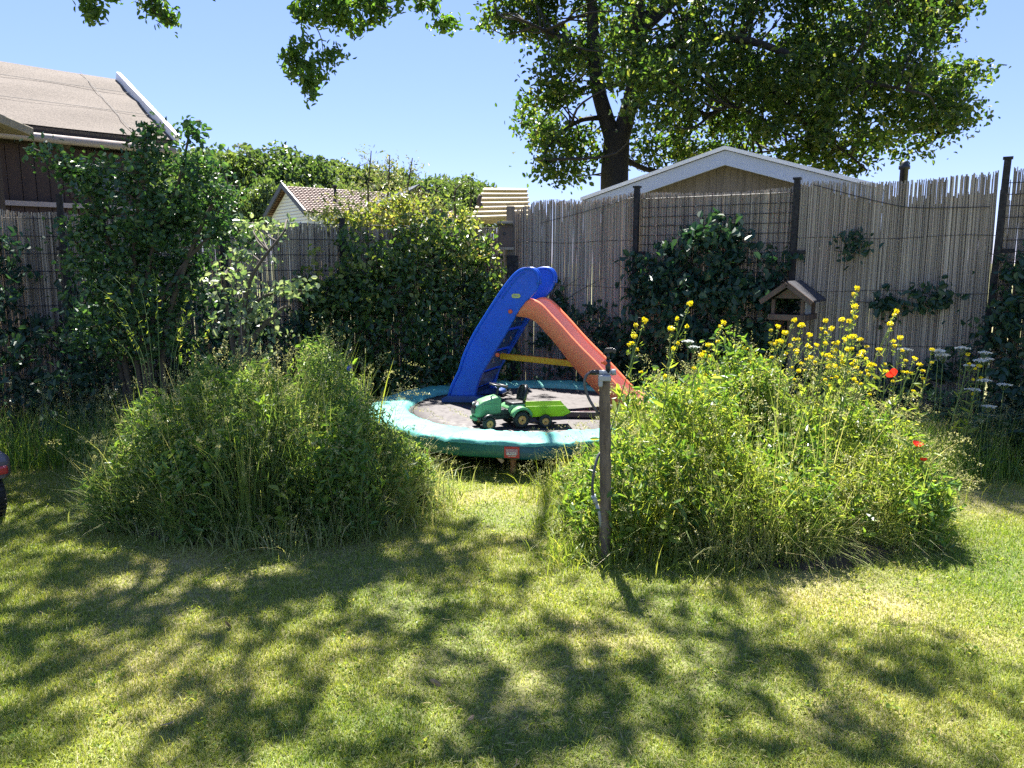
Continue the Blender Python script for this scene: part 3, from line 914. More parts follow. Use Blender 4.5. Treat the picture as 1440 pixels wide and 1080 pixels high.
sp = mb.build('springs', M['black_metal'], tp)
for k, t in enumerate((200, 232, 262, 278, 300, 330, 20, 90, 150)):
    t = R(t); mb = MB()
    c_ = Vector((TC.x + (R_O - .10) * math.cos(t), TC.y + (R_O - .10) * math.sin(t), 0))
    tube(mb, bez([c_ + Vector((0, 0, .215)), c_ + Vector((.01, 0, .1)), c_ + Vector((0, .01, -.01))], 3), .024, 8)
    mb.build('leg', M['rust'], tp)
# label on the skirt
la = math.atan2(-1, (G(720, 624).x * 0 + (P(720, 624, 5.62).x - TC.x)) / 1.5)
lt = math.asin((P(720, 624, 5.6).x - TC.x) / R_O)
def skirtp(ds, z, lift=.012):
    t = lt + ds / R_O; r = R_O + lift
    return Vector((TC.x + r * math.sin(t), TC.y - r * math.cos(t), z))
def decal(mb, s0, s1, z0, z1, lift, mat=0):
    V = []; k = 6
    for i in range(k + 1):
        s = s0 + (s1 - s0) * i / k
        V += [tuple(skirtp(s, z0, lift)), tuple(skirtp(s, z1, lift))]
    mb.add(V, [[2 * i, 2 * i + 2, 2 * i + 3, 2 * i + 1] for i in range(k)], mat)
mb = MB(); decal(mb, -.056, .056, .172, .258, .014)
lb = mb.build('label', M['label_red'], tp)
mb = MB()
decal(mb, -.044, .044, .200, .242, .018, 0)
V = [tuple(skirtp(.036 * math.cos(t), .215 + .018 * math.sin(t) , .021)) for t in np.linspace(0, 2 * PI, 20, endpoint=False)]
decal(mb, -.040, .036, .196, .204, .021, 1)
decal(mb, -.034, -.020, .205, .217, .022, 1)
for q in range(4):
    decal(mb, -.012 + q * .012, -.004 + q * .012, .208, .219, .022, 1)
decal(mb, -.028, .030, .186, .190, .021, 1)
mb.build('label_print', [M['label_pink'], M['label_white']], lb)

# ================================================================== SLIDE
ax = Vector((.94, -.342, 0)).normalized(); aw = Vector((.342, .94, 0)).normalized()
O = G(645, 566, .265)
W_S = .50
sldr = empty('toy_slide', O)
tag(sldr, 'childrens plastic slide with blue ladder sides and orange red chute, standing on the trampoline', 'slide')
nrm = aw
def side_panel(off, thick, px_list):
    pts = [onplane(x, y, O, nrm) for x, y in px_list]
    pts = [p + aw * off for p in pts]
    return pts
outl = [(630, 560), (637, 540), (646, 522), (651, 505), (657, 490), (668, 468), (681, 447), (695, 425), (710, 403), (722, 388), (730, 381), (737, 378), (746, 377.5), (753, 381), (757, 389), (757, 400), (753, 410), (746, 418), (739, 424), (731, 434), (724, 445), (717, 458), (710, 471), (701, 486), (692, 501), (683, 516), (675, 530), (670, 546), (667, 560)]
rim_n = 0
for off in (0.0, W_S):
    pts = side_panel(off, .05, outl)
    sgn = 1 if off else 1
    mb = MB(); prism(mb, pts, aw * .055)
    sp_ = mb.build('side_panel', M['blue'], sldr, bevel=.012, seg=3)
    # moulded rim along the back edge
    mb = MB()
    tube(mb, bez([p - aw * .004 for p in pts[0:16]], 2), .014, 8)
    tube(mb, bez([p + aw * .059 for p in pts[0:16]], 2), .014, 8)
    mb.build('rim', M['blue'], sp_)
    mb = MB()
    gv = [onplane(x, y, O, nrm) + aw * off for x, y in ((706, 420), (712, 411), (719, 401), (727, 391), (733, 386), (738, 384))]
    tube(mb, bez([p - aw * .003 for p in gv], 3), .0065, 6)
    mb.build('grip_groove', M['grey_plastic'] if False else M['blue'], sp_)
# foot blocks (flared)
for off in (-.03, W_S - .02):
    mb = MB()
    f0 = [onplane(x, y, O, nrm) + aw * off for x, y in ((622, 566), (622, 560), (630, 556), (668, 556), (680, 560), (682, 566))]
    prism(mb, f0, aw * .14)
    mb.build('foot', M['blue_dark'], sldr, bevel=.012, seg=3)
    mb = MB()
    f0 = [onplane(x, y, O, nrm) + aw * (off - .004) for x, y in ((621, 568), (621, 565), (683, 565), (683, 568))]
    prism(mb, f0, aw * .148)
    mb.build('rubber_foot', M['black_plastic'], sldr)
# ladder back plate with steps
cl = [(641, 556), (652, 535), (664, 508), (679, 478), (695, 450), (712, 428)]   # centre line of plate
cl = [(x + 17, y) for x, y in cl]
cpts = [onplane(x, y, O, nrm) for x, y in cl]
path = bez(cpts, 6)
mb = MB()
V = []; F = []
for p in path:
    p = Vector(p)
    V += [tuple(p + aw * .05), tuple(p + aw * (W_S + .005)), tuple(p + aw * (W_S + .005) + ax * .025), tuple(p + aw * .05 + ax * .025)]
for i in range(len(path) - 1):
    if i % 6 in (2,): continue
    b = 4 * i
    F += [[b, b + 1, b + 5, b + 4], [b + 2, b + 3, b + 7, b + 6], [b + 1, b + 2, b + 6, b + 5], [b + 3, b, b + 4, b + 7]]
mb.add(V, F, 0, False)
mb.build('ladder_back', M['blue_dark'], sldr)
for k in range(1, 6):
    p = Vector(cpts[k]) 
    q = p - ax * .055 + aw * (W_S / 2 + .03)
    mb = MB(); box(mb, tuple(q), (.14, W_S - .05, .032), (0, 0, math.atan2(ax.y, ax.x)))
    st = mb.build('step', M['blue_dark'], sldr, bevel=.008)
    if k in (2, 3, 4):
        for w0 in (.16, .36):
            mb = MB(); c_ = p + ax * .03 + aw * w0
            mb.add([tuple(c_ + aw * -.02 + Vector((0, 0, -.03))), tuple(c_ + aw * .02 + Vector((0, 0, -.035))), tuple(c_ + aw * .0 + Vector((0, 0, .035)))], [[0, 1, 2]])
            mb.build('sky_hole_patch', M['grey_plastic'], st)  # pale triangle imitating bright sky seen through a hole in the plate
# emblem badge and bolts
bc = onplane(726, 416, O, nrm) - aw * .012
mb = MB(); ov = []
for t in np.linspace(0, 2 * PI, 28, endpoint=False):
    ct, s_t = math.cos(t), math.sin(t)
    ov.append(bc + ax * (.042 * math.copysign(abs(ct) ** .6, ct)) + Vector((0, 0, .020 * math.copysign(abs(s_t) ** .6, s_t))))
prism(mb, ov, aw * .014)
bd = mb.build('badge', M['label_white'], sldr)
bd.data.materials[0] = plastic('badge_yellow', (.50, .50, .14), .5, .1, 9, 0, .1)
mb = MB()
for q in range(4):
    c_ = bc + ax * (-.018 + .012 * q) - aw * .002
    box(mb, tuple(c_), (.007, .002, .016), (0, 0, math.atan2(ax.y, ax.x)))
mb.build('badge_print', M['grey_plastic'], bd)
for x, y in ((718, 438), (700, 499)):
    c_ = onplane(x, y, O, nrm) - aw * .008
    mb = MB(); lathe(mb, [(.0001, .02), (.014, .018), (.02, .008), (.02, -.006)], frame(c_) @ aw.to_track_quat('-Z', 'Y').to_matrix().to_4x4(), 14)
    mb.build('bolt', M['orange'], sldr)
# chute
top_e = [(733, 425), (741, 421.5), (750, 422.5), (760, 429), (772, 442), (786, 457), (800, 473), (815, 489), (830, 504), (844, 519), (858, 534), (870, 547), (880, 557), (889, 563), (897, 566)]
low_e = [(724, 445), (733, 446), (744, 448.5), (754, 455), (766, 468), (780, 484), (793, 501), (805, 516), (818, 531), (831, 545), (843, 557), (855, 567), (866, 574), (880, 577), (893, 577)]
TE = [onplane(x, y, O, nrm) + aw * .03 for x, y in top_e]
LE = [onplane(x, y, O, nrm) + aw * .03 for x, y in low_e]
TEb = bez(TE, 4); LEb = bez(LE, 4)
Wc = .42
awn = np.array(tuple(aw))
rings = []
for t, l in zip(TEb, LEb):
    dv_ = l - t
    # section: outer near rail, rim, inner wall, bed, far rail
    sec = [l, t + dv_ * .10 - awn * .004, t + awn * .004, t + awn * .028, t + dv_ * .10 + awn * .042, t + dv_ * .62 + awn * .055, t + dv_ * .74 + awn * .085,
           t + dv_ * .74 + awn * (Wc - .085), t + dv_ * .62 + awn * (Wc - .055), t + dv_ * .10 + awn * (Wc - .042), t + awn * (Wc - .028), t + awn * (Wc - .004), t + dv_ * .10 + awn * (Wc + .004), l + awn * Wc]
    rings.append(sec)
rings = np.array(rings)
ns_, nc_ = rings.shape[:2]
V = rings.reshape(-1, 3)
def strip(c0, c1, mat):
    F = []
    for i in range(ns_ - 1):
        for c in range(c0, c1):
            b = i * nc_ + c; F.append([b, b + 1, b + nc_ + 1, b + nc_])
    return F
mb = MB(); mb.add(V, strip(0, nc_ - 1, 0), 0, True)
mb.F[0] = (np.array(strip(0, 4, 0) + strip(9, 13, 0)), 0, True)
mb.F.append((np.array(strip(4, 9, 1)), 1, True))
# thickness plate underneath
und = rings[:, [5, 6, 7, 8]] + (LEb - TEb)[:, None, :] * .12
n0 = mb.verts(und.reshape(-1, 3))
F = []
for i in range(ns_ - 1):
    for c in range(3):
        b = n0 + i * 4 + c; F.append([b + 1, b, b + 4, b + 5])
mb.F.append((np.array(F), 0, True))
ch = mb.build('chute', [M['red_slide'], M['pink_slide']], sldr)
md = ch.modifiers.new('solid', 'SOLIDIFY'); md.thickness = .006
mb = MB()
eL = Vector(tuple(TEb[-1])); 
c_ = (Vector(tuple(LEb[-1])) + Vector(tuple(TEb[-1]))) / 2 + aw * Wc / 2
box(mb, (c_.x - .03, c_.y, .29), (.16, Wc + .02, .05), (0, 0, math.atan2(ax.y, ax.x)))
mb.build('chute_foot', M['pink_slide'], sldr, bevel=.02, seg=3)
# yellow tie bar
y0 = onplane(703, 500, O, nrm) + aw * (W_S * .55); y1 = onplane(805, 511, O, nrm) + aw * (W_S * .30)
y0 = P(704, 500.5, y0.y); y1 = P(812, 512, y1.y)
mb = MB(); beam(mb, y0, y1, .045, .058)
yb = mb.build('tie_bar', M['yellow_bar'], sldr, bevel=.008)
# dark plank lying on the mat
b0_ = G(797, 588, .262); b1_ = G(884, 589, .262)
pl = empty('dark_board', (b0_.x, b0_.y, .262))
tag(pl, 'flat dark maroon board with red end lying on the trampoline mat beside the green trailer', 'board')
mb = MB(); beam(mb, b0_ + Vector((0, .03, .032)), b1_ + Vector((-.05, .03, .032)), .06, .052)
mb.build('board_body', M['maroon'], pl, bevel=.004)
mb = MB(); beam(mb, b1_ + Vector((-.048, .03, .032)), b1_ + Vector((0, .03, .032)), .064, .056)
mb.build('end_cap', M['tail_red'], pl, bevel=.004)
# ================================================================== TOYS
TH = R(24)
def wheel(parent, x, y, r, w, name='wheel'):
    Mw = frame((x, y, r), (R(90), 0, 0))
    e = None
    mb = MB()
    pr_ = [(r * .55, -w / 2), (r * .86, -w / 2), (r * .97, -w * .38), (r, -w * .2), (r, w * .2), (r * .97, w * .38), (r * .86, w / 2), (r * .55, w / 2)]
    lathe(mb, pr_, Mw, 36, closed=True)
    for k in range(22):
        t = k * 2 * PI / 22
        box(mb, (x + r * math.cos(t) * .995, y, r + r * math.sin(t) * .995), (.006, w * .7, r * .12), (0, -t, 0))
    t_ = mb.build(name, M['tyre'], parent, world=False)
    mb = MB()
    sgn = 1 if y > 0 else -1
    for s in (-1, 1):
        Mh = frame((x, y + s * w * .30, r), (R(-90) * s, 0, 0))
        lathe(mb, [(r * .58, -.004), (r * .56, w * .12), (r * .46, w * .10), (r * .40, w * .04), (r * .24, w * .05), (r * .20, w * .16), (.0001, w * .17)], Mh, 28)
    h = mb.build('hub', M['tan_hub'], t_, world=False)
    for s in (-1, 1):
        mb = MB(); lathe(mb, [(r * .11, 0), (r * .11, w * .08), (.0001, w * .10)], frame((x, y + s * w * .46, r), (R(-90) * s, 0, 0)), 12)
        mb.build('hub_cap', M['black_plastic'], t_, world=False)
    return t_
rw = G(733, 601.5, .262)
fwd = Vector((-math.cos(TH), -math.sin(TH), 0)); near = Vector((math.sin(TH), -math.cos(TH), 0))
TR = .125
base = rw - near * TR
tt = empty('toy_tractor', (base.x, base.y, .262), rz=PI + TH)
tag(tt, 'green ride-on toy tractor with black seat and steering wheel, parked on the trampoline mat', 'toy tractor')
for (x, y, r, w) in ((0, TR, .068, .05), (0, -TR, .068, .05), (.285, TR - .005, .055, .04), (.285, -TR + .005, .055, .04)):
    wheel(tt, x, y, r, w)
mb = MB(); box(mb, (.16, 0, .095), (.36, .10, .055)); box(mb, (.285, 0, .062), (.045, .20, .03)); box(mb, (0, 0, .07), (.05, .20, .04)); box(mb, (.14, 0, .13), (.16, .13, .05))
mb.build('chassis', M['black_plastic'], tt, world=False, bevel=.008)
# hood: lofted sections along x
def loft(mb, secs, mat=0, smooth=True):
    n = len(secs[0]); V = np.concatenate([np.array(s, float) for s in secs]); m = len(secs)
    i = np.arange(m - 1)[:, None] * n; j = np.arange(n)[None, :]; j2 = (j + 1) % n
    n0 = mb.n
    mb.add(V, np.stack([i + j, i + j2, i + n + j2, i + n + j], -1).reshape(-1, 4), mat, smooth)
    mb.F.append((np.array([list(range(n0 + n - 1, n0 - 1, -1))]), mat, False)); mb.F.append((np.array([list(range(n0 + (m - 1) * n, n0 + m * n))]), mat, False))
def rsec(x, w, z0, z1, r=.025, n=5):
    out = []
    for cx_, cz, a0 in ((w / 2 - r, z1 - r, 0), (-w / 2 + r, z1 - r, 90), (-w / 2 + r, z0 + r, 180), (w / 2 - r, z0 + r, 270)):
        for k in range(n):
            t = R(a0 + 90 * k / (n - 1)); out.append((x, cx_ + r * math.cos(t), cz + r * math.sin(t)))
    return out
mb = MB()
loft(mb, [rsec(.155, .135, .12, .262), rsec(.17, .14, .115, .268), rsec(.24, .14, .11, .258), rsec(.31, .138, .105, .238), rsec(.350, .13, .10, .212), rsec(.372, .115, .105, .185), rsec(.380, .09, .12, .16)])
hd = mb.build('hood', M['tractor_green'], tt, world=False)
mb = MB(); loft(mb, [rsec(.340, .09, .175, .232, .012), rsec(.362, .088, .165, .212, .012), rsec(.384, .08, .13, .172, .012)])
gr = mb.build('grille', M['black_plastic'], hd, world=False)
for s in (-1, 1):
    mb = MB(); lathe(mb, [(.0001, .010), (.011, .008), (.015, 0), (.015, -.012)], frame((.358, s * .038, .205), (0, R(62), 0)), 14)
    mb.build('headlight', M['white_plastic'], hd, world=False)
mb = MB(); box(mb, (.375, 0, .09), (.03, .11, .03))
mb.build('front_weight', M['tractor_green'], tt, world=False, bevel=.006)
mb = MB(); box(mb, (.255, .072, .185), (.13, .004, .05)); 
mb.build('hood_panel', M['tractor_green'], hd, world=False, bevel=.002)
for s in (-1, 1):
    mb = MB()
    pts = [(.0 + .085 * math.cos(t), .068 + .088 * math.sin(t)) for t in np.linspace(R(20), R(165), 12)]
    loft(mb, [[(x, s * (TR - .045), z), (x, s * (TR + .035), z), (x * 1.08, s * (TR + .035), z + .014 + .008), (x * 1.08, s * (TR - .045), z + .022)] for x, z in pts])
    mb.build('rear_fender', M['tractor_green'], tt, world=False)
    mb = MB()
    pts = [(.285 + .066 * math.cos(t), .055 + .068 * math.sin(t)) for t in np.linspace(R(35), R(150), 9)]
    loft(mb, [[(x, s * (TR - .03), z), (x, s * (TR + .02), z), (x, s * (TR + .02), z + .012), (x, s * (TR - .03), z + .012)] for x, z in pts])
    mb.build('front_fender', M['black_plastic'], tt, world=False)
mb = MB(); loft(mb, [rsec(-.085, .15, .12, .17, .015), rsec(-.05, .17, .12, .19, .02), rsec(.06, .16, .12, .19, .02), rsec(.10, .12, .11, .16, .02)])
mb.build('rear_body', M['tractor_green'], tt, world=False)
mb = MB()
loft(mb, [rsec(-.07, .13, .19, .215, .01), rsec(-.03, .15, .185, .205, .01), rsec(.04, .145, .185, .205, .01), rsec(.075, .11, .19, .205, .007)])
st = mb.build('seat', M['black_plastic'], tt, world=False)
mb = MB()
secs = []
for z, w, t in ((.19, .12, .02), (.24, .145, .024), (.29, .14, .022), (.325, .11, .02), (.338, .06, .012)):
    x0_ = -.066 - (z - .19) * .22
    secs.append([(x0_ + t * sx - .02 * abs(sy) ** 2 * -1, sy * w / 2, z) for sx, sy in ((-.5, -1), (.5, -1), (.1, -.5), (.0, 0), (.1, .5), (.5, 1), (-.5, 1), (-.9, .5), (-1, 0), (-.9, -.5))])
loft(mb, secs)
mb.build('seat_back', M['black_plastic'], tt, world=False)
mb = MB()
tube(mb, bez([(.175, 0, .24), (.165, 0, .285), (.152, 0, .34)], 4), .011, 8)
sc_ = mb.build('steering_column', M['black_plastic'], tt, world=False)
mb = MB()
Ms = frame((.150, 0, .350), (0, R(-12), 0))
ring = [(Ms @ Vector((  .074 * math.cos(t), .074 * math.sin(t), 0))) for t in np.linspace(0, 2 * PI, 33)]
tube(mb, ring, .0075, 8, caps=False)
for t in (90, 210, 330):
    tube(mb, [Ms @ Vector((.0, 0, -.012)), Ms @ Vector((.058 * math.cos(R(t)), .058 * math.sin(R(t)), 0))], .006, 6)
lathe(mb, [(.02, -.02), (.022, -.008), (.012, 0), (.0001, .001)], Ms, 14)
mb.build('steering_wheel', M['black_plastic'], tt, world=False)
mb = MB(); tube(mb, [(-.05, 0, .10), (-.135, 0, .085)], .010, 8)
mb.build('tow_hitch', M['black_plastic'], tt, world=False)
# trailer
tw = G(767, 601, .262)
TH2 = R(6)
near2 = Vector((math.sin(TH2), -math.cos(TH2), 0))
b2 = tw - near2 * .115
tl_ = empty('toy_trailer', (b2.x, b2.y, .262), rz=PI + TH2)
tag(tl_, 'lime green two-wheeled toy tipping trailer hitched behind the toy tractor', 'toy trailer')
for s in (-1, 1): wheel(tl_, 0, s * .115, .053, .036)
# open tub: outer/inner walls
def ring4(x0, x1, w, z, dx=0): return [(x0, -w / 2, z), (x1, -w / 2, z), (x1, w / 2, z), (x0, w / 2, z)]
bo = [(-.145, -.09, .085), (.10, -.09, .085), (.10, .09, .085), (-.145, .09, .085)]
to = [(-.205, -.125, .150), (.165, -.120, .178), (.165, .120, .178), (-.205, .125, .150)]
to = [(-.215, -.12, .125), (-.165, -.12, .182), (.165, -.12, .182), (.165, .12, .182), (-.165, .12, .182), (-.215, .12, .125)]
bo = [(-.150, -.085, .085), (-.11, -.085, .085), (.11, -.085, .085), (.11, .085, .085), (-.11, .085, .085), (-.150, .085, .085)]
ins = lambda P_, dz, k: [(x * k, y * k, z + dz) for x, y, z in P_]
mb = MB()
rg = [bo, to, ins(to, .0, .955), ins(bo, .008, .93)]
V = np.array(rg, float).reshape(-1, 3); F = []
for q in range(3):
    for j_ in range(6):
        F.append([q * 6 + j_, q * 6 + (j_ + 1) % 6, (q + 1) * 6 + (j_ + 1) % 6, (q + 1) * 6 + j_])
mb.add(V, F); mb.F.append((np.array([[5, 4, 3, 2, 1, 0], [18, 19, 20, 21, 22, 23]]), 0, False))
mb.build('tub', M['lime'], tl_, world=False, bevel=.004)
mb = MB(); box(mb, (0, 0, .06), (.03, .20, .025)); box(mb, (.03, 0, .073), (.22, .07, .02)); tube(mb, bez([(.13, 0, .075), (.19, 0, .08), (.245, 0, .09)], 4), .012, 8)
mb.build('drawbar', M['black_plastic'], tl_, world=False, bevel=.003)

# ================================================================== SPRINKLER POST
g0 = G(849, 789)
sp0 = empty('sprinkler_post', g0)
tag(sp0, 'round wooden stake with sprinkler head and grey hose, at the right flower bed', 'sprinkler')
pt_ = P(850, 533, g0.y)
mb = MB()
pts = bez([g0 + Vector((0, 0, -.05)), g0 + Vector((.004, 0, .25)), g0 + Vector((-.003, 0, .6)), pt_], 10)
tube(mb, pts, np.linspace(.034, .029, len(pts)) + rng.uniform(-.0025, .0025, len(pts)), 16)
mb.build('stake', M['stake'], sp0)
hy = g0.y - .01
mb = MB()
c_ = P(850, 530, hy)
box(mb, (c_.x, c_.y - .012, c_.z - .002), (.062, .07, .030)); box(mb, (c_.x - .024, c_.y - .03, c_.z - .022), (.022, .03, .05))
mb.build('clamp', M['grey_plastic'], sp0, bevel=.005)
mb = MB()
tube(mb, [P(838, 524, hy), P(862, 523.5, hy)], .013, 12); tube(mb, [P(860, 523.5, hy), P(866, 523, hy)], .017, 12)
mb.build('coupling', M['grey_plastic'], sp0)
mb = MB()
tube(mb, [P(855, 524, hy), P(855, 506, hy)], .014, 12); tube(mb, [P(855, 506, hy), P(855, 497, hy)], .009, 12)
hb = mb.build('sprinkler_head', M['black_plastic'], sp0)
mb = MB(); tube(mb, [P(849, 510, hy), P(857, 510, hy)], .013, 10); box(mb, tuple(P(847, 510, hy)), (.012, .02, .012))
mb.build('adjuster_ring', M['orange'], hb)
mb = MB()
a_ = P(856, 494, hy)
beam(mb, P(850, 495, hy), P(865, 492, hy), .016, .018); beam(mb, P(852, 491, hy), P(862, 490, hy), .010, .01); beam(mb, P(849, 499, hy), P(852, 490, hy), .012, .01)
box(mb, tuple(P(864, 494, hy)), (.016, .02, .022))
mb.build('impact_arm', M['black_plastic'], hb, bevel=.003)
mb = MB(); tube(mb, [P(842, 523.5, hy), P(832, 523.8, hy)], .014, 12); tube(mb, [P(833, 523.8, hy), P(829, 524, hy)], .011, 10)
mb.build('hose_connector', M['black_plastic'], sp0)
mb = MB()
tube(mb, bez([P(830, 524, hy), P(824, 529, hy), P(822, 541, hy), P(828, 560, hy), P(839, 578, hy), P(850, 590, hy + .05), P(857, 608, hy + .06), P(852, 630, hy + .055), P(842, 640, hy + .02), P(836, 660, hy - .01), P(833, 685, hy - .01), P(836, 705, hy)], 8), .0075, 10)
ho = mb.build('hose', M['hose'], sp0)
mb = MB(); tube(mb, [P(834, 696, hy), P(838, 708, hy)], .014, 12); tube(mb, [P(838, 706, hy), P(843, 722, hy), P(846, 745, hy)], .010, 10)
mb.build('hose_connector', M['grey_plastic'], sp0)
# ================================================================== BIRD TABLE
by = 7.3
bt = empty('bird_table', (P(1130, 430, by).x, by, 0))
tag(bt, 'small house-shaped wooden bird feeder with dark pitched roof, before the right reed fence', 'bird table')
dr_ = Vector((.60, .80, 0)).normalized(); dg = Vector((-.80, .60, 0)).normalized()
ap = P(1107, 398, by - .1)
Lr = .45; hw = .24; drp = .175
mb = MB()
for s in (1, -1):
    e = ap + dg * (s * hw * -1) - Vector((0, 0, drp)); 
    prism(mb, [ap, ap + dr_ * Lr, e + dr_ * Lr, e], Vector((0, 0, .018)))
brf = mb.build('roof', M['felt'], bt)
mb = MB()
for s in (1, -1):
    e = ap + dg * (s * hw * -1) - Vector((0, 0, drp)) 
    beam(mb, ap - dr_ * .012 - Vector((0, 0, .01)), e - dr_ * .012 - Vector((0, 0, .01)), .022, .045)
mb.build('bargeboard', M['boxwood'], brf)
cb = ap + dr_ * (Lr / 2) - Vector((0, 0, .34))
rz_ = math.atan2(dr_.y, dr_.x)
mb = MB(); box(mb, (cb.x, cb.y, cb.z), (.40, .33, .02), (0, 0, rz_))
for s in (-1, 1):
    q = cb + dg * (s * .165) + Vector((0, 0, .02)); box(mb, tuple(q), (.40, .016, .05), (0, 0, rz_))
    q = cb + dr_ * (s * .195) + Vector((0, 0, .02)); box(mb, tuple(q), (.016, .31, .05), (0, 0, rz_))
mb.build('tray', M['boxwood'], bt, bevel=.003)
for s in (-1, 1):
    for q2 in (-1, 1):
        q = cb + dr_ * (s * .165) + dg * (q2 * .135) + Vector((0, 0, .095))
        mb = MB(); box(mb, tuple(q), (.03, .03, .18), (0, 0, rz_)); mb.build('corner_post', M['boxwood'], bt)
for s in (-1, 1):
    mb = MB()
    t0 = ap + dr_ * (Lr / 2 + s * .165)
    prism(mb, [t0 - Vector((0, 0, .05)), t0 + dg * .13 - Vector((0, 0, .145)), t0 - dg * .13 - Vector((0, 0, .145))], dr_ * .014)
    mb.build('gable_board', M['boxwood'], bt)
mb = MB()
q = cb - dg * .14 + Vector((0, 0, .10)); box(mb, tuple(q), (.15, .012, .11), (0, 0, rz_))
mb.build('seed_hopper_pane', M['grey_plastic'], bt)
mb = MB(); box(mb, (cb.x, cb.y, cb.z / 2), (.07, .07, cb.z)); mb.build('pole', M['oldwood'], bt)

# ================================================================== RIDE-ON CAR at the left edge
gc = G(4, 728)
cr = empty('ride_on_toy_car', (gc.x - .28, gc.y + .45, 0))
tag(cr, 'dark ride-on toy car with chunky tyre and red tail light at the left edge', 'toy car')
mb = MB()
cx_, cy_ = gc.x + .02, gc.y + .02
def sec(y, x0, x1, z0, z1, r=.04):
    w = x1 - x0; out = []
    for px_, cz, a0 in ((x1 - r, z1 - r, 0), (x0 + r, z1 - r, 90), (x0 + r, z0 + r, 180), (x1 - r, z0 + r, 270)):
        for k in range(5):
            t = R(a0 + 22.5 * k); out.append((px_ + r * math.cos(t), y, cz + r * math.sin(t)))
    return out
X0, X1 = cx_ - .60, cx_ + .055
loft(mb, [sec(cy_ - .02, X0 + .03, X1 - .03, .27, .38), sec(cy_ + .02, X0, X1, .26, .42), sec(cy_ + .30, X0, X1, .25, .43), sec(cy_ + .70, X0 + .02, X1 - .02, .24, .36), sec(cy_ + 1.0, X0 + .06, X1 - .06, .22, .33)])
bdy = mb.build('body', M['grey_car'], cr)
for xx in (X1 - .10, X0 + .10):
    mb = MB(); box(mb, (xx, cy_ - .005, .325), (.15, .07, .055)); lt = mb.build('tail_light', M['tail_red'], cr, bevel=.012)
    mb = MB(); box(mb, (xx - .02, cy_ - .038, .325), (.07, .01, .03)); mb.build('light_lens', M['white_plastic'], lt, bevel=.003)
mb = MB(); box(mb, ((X0 + X1) / 2, cy_ + .5, .47), (.34, .06, .26), (R(-12), 0, 0)); mb.build('seat_back', M['black_plastic'], cr, bevel=.02)
mb = MB(); loft(mb, [sec(cy_ + .02, X0 + .1, X1 - .1, .38, .41, .012), sec(cy_ + .30, X0 + .1, X1 - .1, .40, .445, .015)]); mb.build('rear_deck', M['black_plastic'], bdy)
for xx in (cx_ - .05, cx_ - .50):
    for yy in (cy_ + .12, cy_ + .78):
        mb = MB(); r = .135; w = .13
        lathe(mb, [(r * .5, -w / 2), (r * .85, -w / 2), (r * .98, -w * .36), (r, -w * .15), (r, w * .15), (r * .98, w * .36), (r * .85, w / 2), (r * .5, w / 2)], frame((xx, yy, r), (0, R(90), 0)), 40, closed=True)
        for k in range(26):
            t = k * 2 * PI / 26
            for s in (-1, 1):
                box(mb, (xx + s * w * .25, yy + (r + .003) * math.cos(t + s * .06), r + (r + .003) * math.sin(t + s * .06)), (w * .38, .015, .016), (t + PI / 2, 0, s * .5))
        ty = mb.build('wheel', M['tyre'], cr)
        mb = MB(); 
        for s in (-1, 1): lathe(mb, [(r * .55, 0), (r * .5, .02), (r * .2, .012), (.0001, .02)], frame((xx + s * w * .36, yy, r), (0, R(90) * s, 0)), 20)
        mb.build('rim', M['grey_plastic'], ty)

# turn the toy car about its rear right corner
_cn = Vector((X1, cy_, 0)); _m = Matrix.Rotation(R(48), 4, 'Z')
cr.matrix_basis = Matrix.Translation(_cn + Vector((.0, .0, 0))) @ _m @ Matrix.Translation(-_cn) @ cr.matrix_basis
# ================================================================== TREES
def limb(mb, pts, r0, r1, n=10, k=6, wob=.0):
    p = bez(pts, k)
    if wob: p = p + rng.normal(0, wob, p.shape) * np.linspace(0.2, 1, len(p))[:, None]
    tube(mb, p, np.linspace(r0, r1, len(p)), n)
    return p
def nearest(nodes, q):
    d = ((nodes - q) ** 2).sum(1); return nodes[d.argmin()]
def twigs_to(mb, nodes, C, r=.012, frac=1.0, sag=.0, n=5):
    for c in C:
        if rng.uniform() > frac: continue
        a = nearest(nodes, c); L = np.linalg.norm(c - a)
        if L < .05: continue
        m1 = a + (c - a) * .5 + rng.normal(0, .08 * L, 3) + np.array([0, 0, sag * L])
        tube(mb, bez([a, m1, c], 4), np.linspace(r * min(2.2, 1 + L * .5), r * .35, 9), n)

# big oak behind the fence
YO = 17.0
ok = empty('oak_tree', (P(862, 260, YO).x, YO, 0))
tag(ok, 'big broad oak tree with dark forked trunk, towering behind the garden house', 'tree')
tmb = MB(); nodes = []
def L_(pts, r0, r1, dy=None, n=10):
    pp = []
    for i_, q in enumerate(pts):
        dyy = 0 if dy is None else dy * i_ / (len(pts) - 1)
        pp.append(P(q[0], q[1], YO + dyy))
    p = limb(tmb, pp, r0, r1, n); nodes.append(p); return p
trk = [P(863, 268, YO)]
gz = Vector((trk[0].x + .1, YO, -.1))
nodes.append(limb(tmb, [gz, Vector((gz.x, YO, 1.5)), P(864, 262, YO), P(866, 215, YO), P(868, 185, YO)], .33, .27, 14))
L_([(864, 200), (852, 165), (840, 120), (834, 60), (832, 0), (822, -80), (800, -200)], .19, .07)
L_([(870, 200), (882, 160), (890, 125), (893, 90), (905, 40), (930, -30), (950, -140)], .21, .07)
L_([(890, 130), (925, 90), (955, 50), (975, 10), (1010, -60), (1050, -160)], .13, .05, 1.5)
L_([(892, 110), (940, 130), (990, 160), (1030, 150), (1080, 170)], .07, .02, -1.5)
L_([(893, 95), (960, 60), (1040, 55), (1120, 80), (1200, 110), (1290, 130)], .12, .02, -2.5)
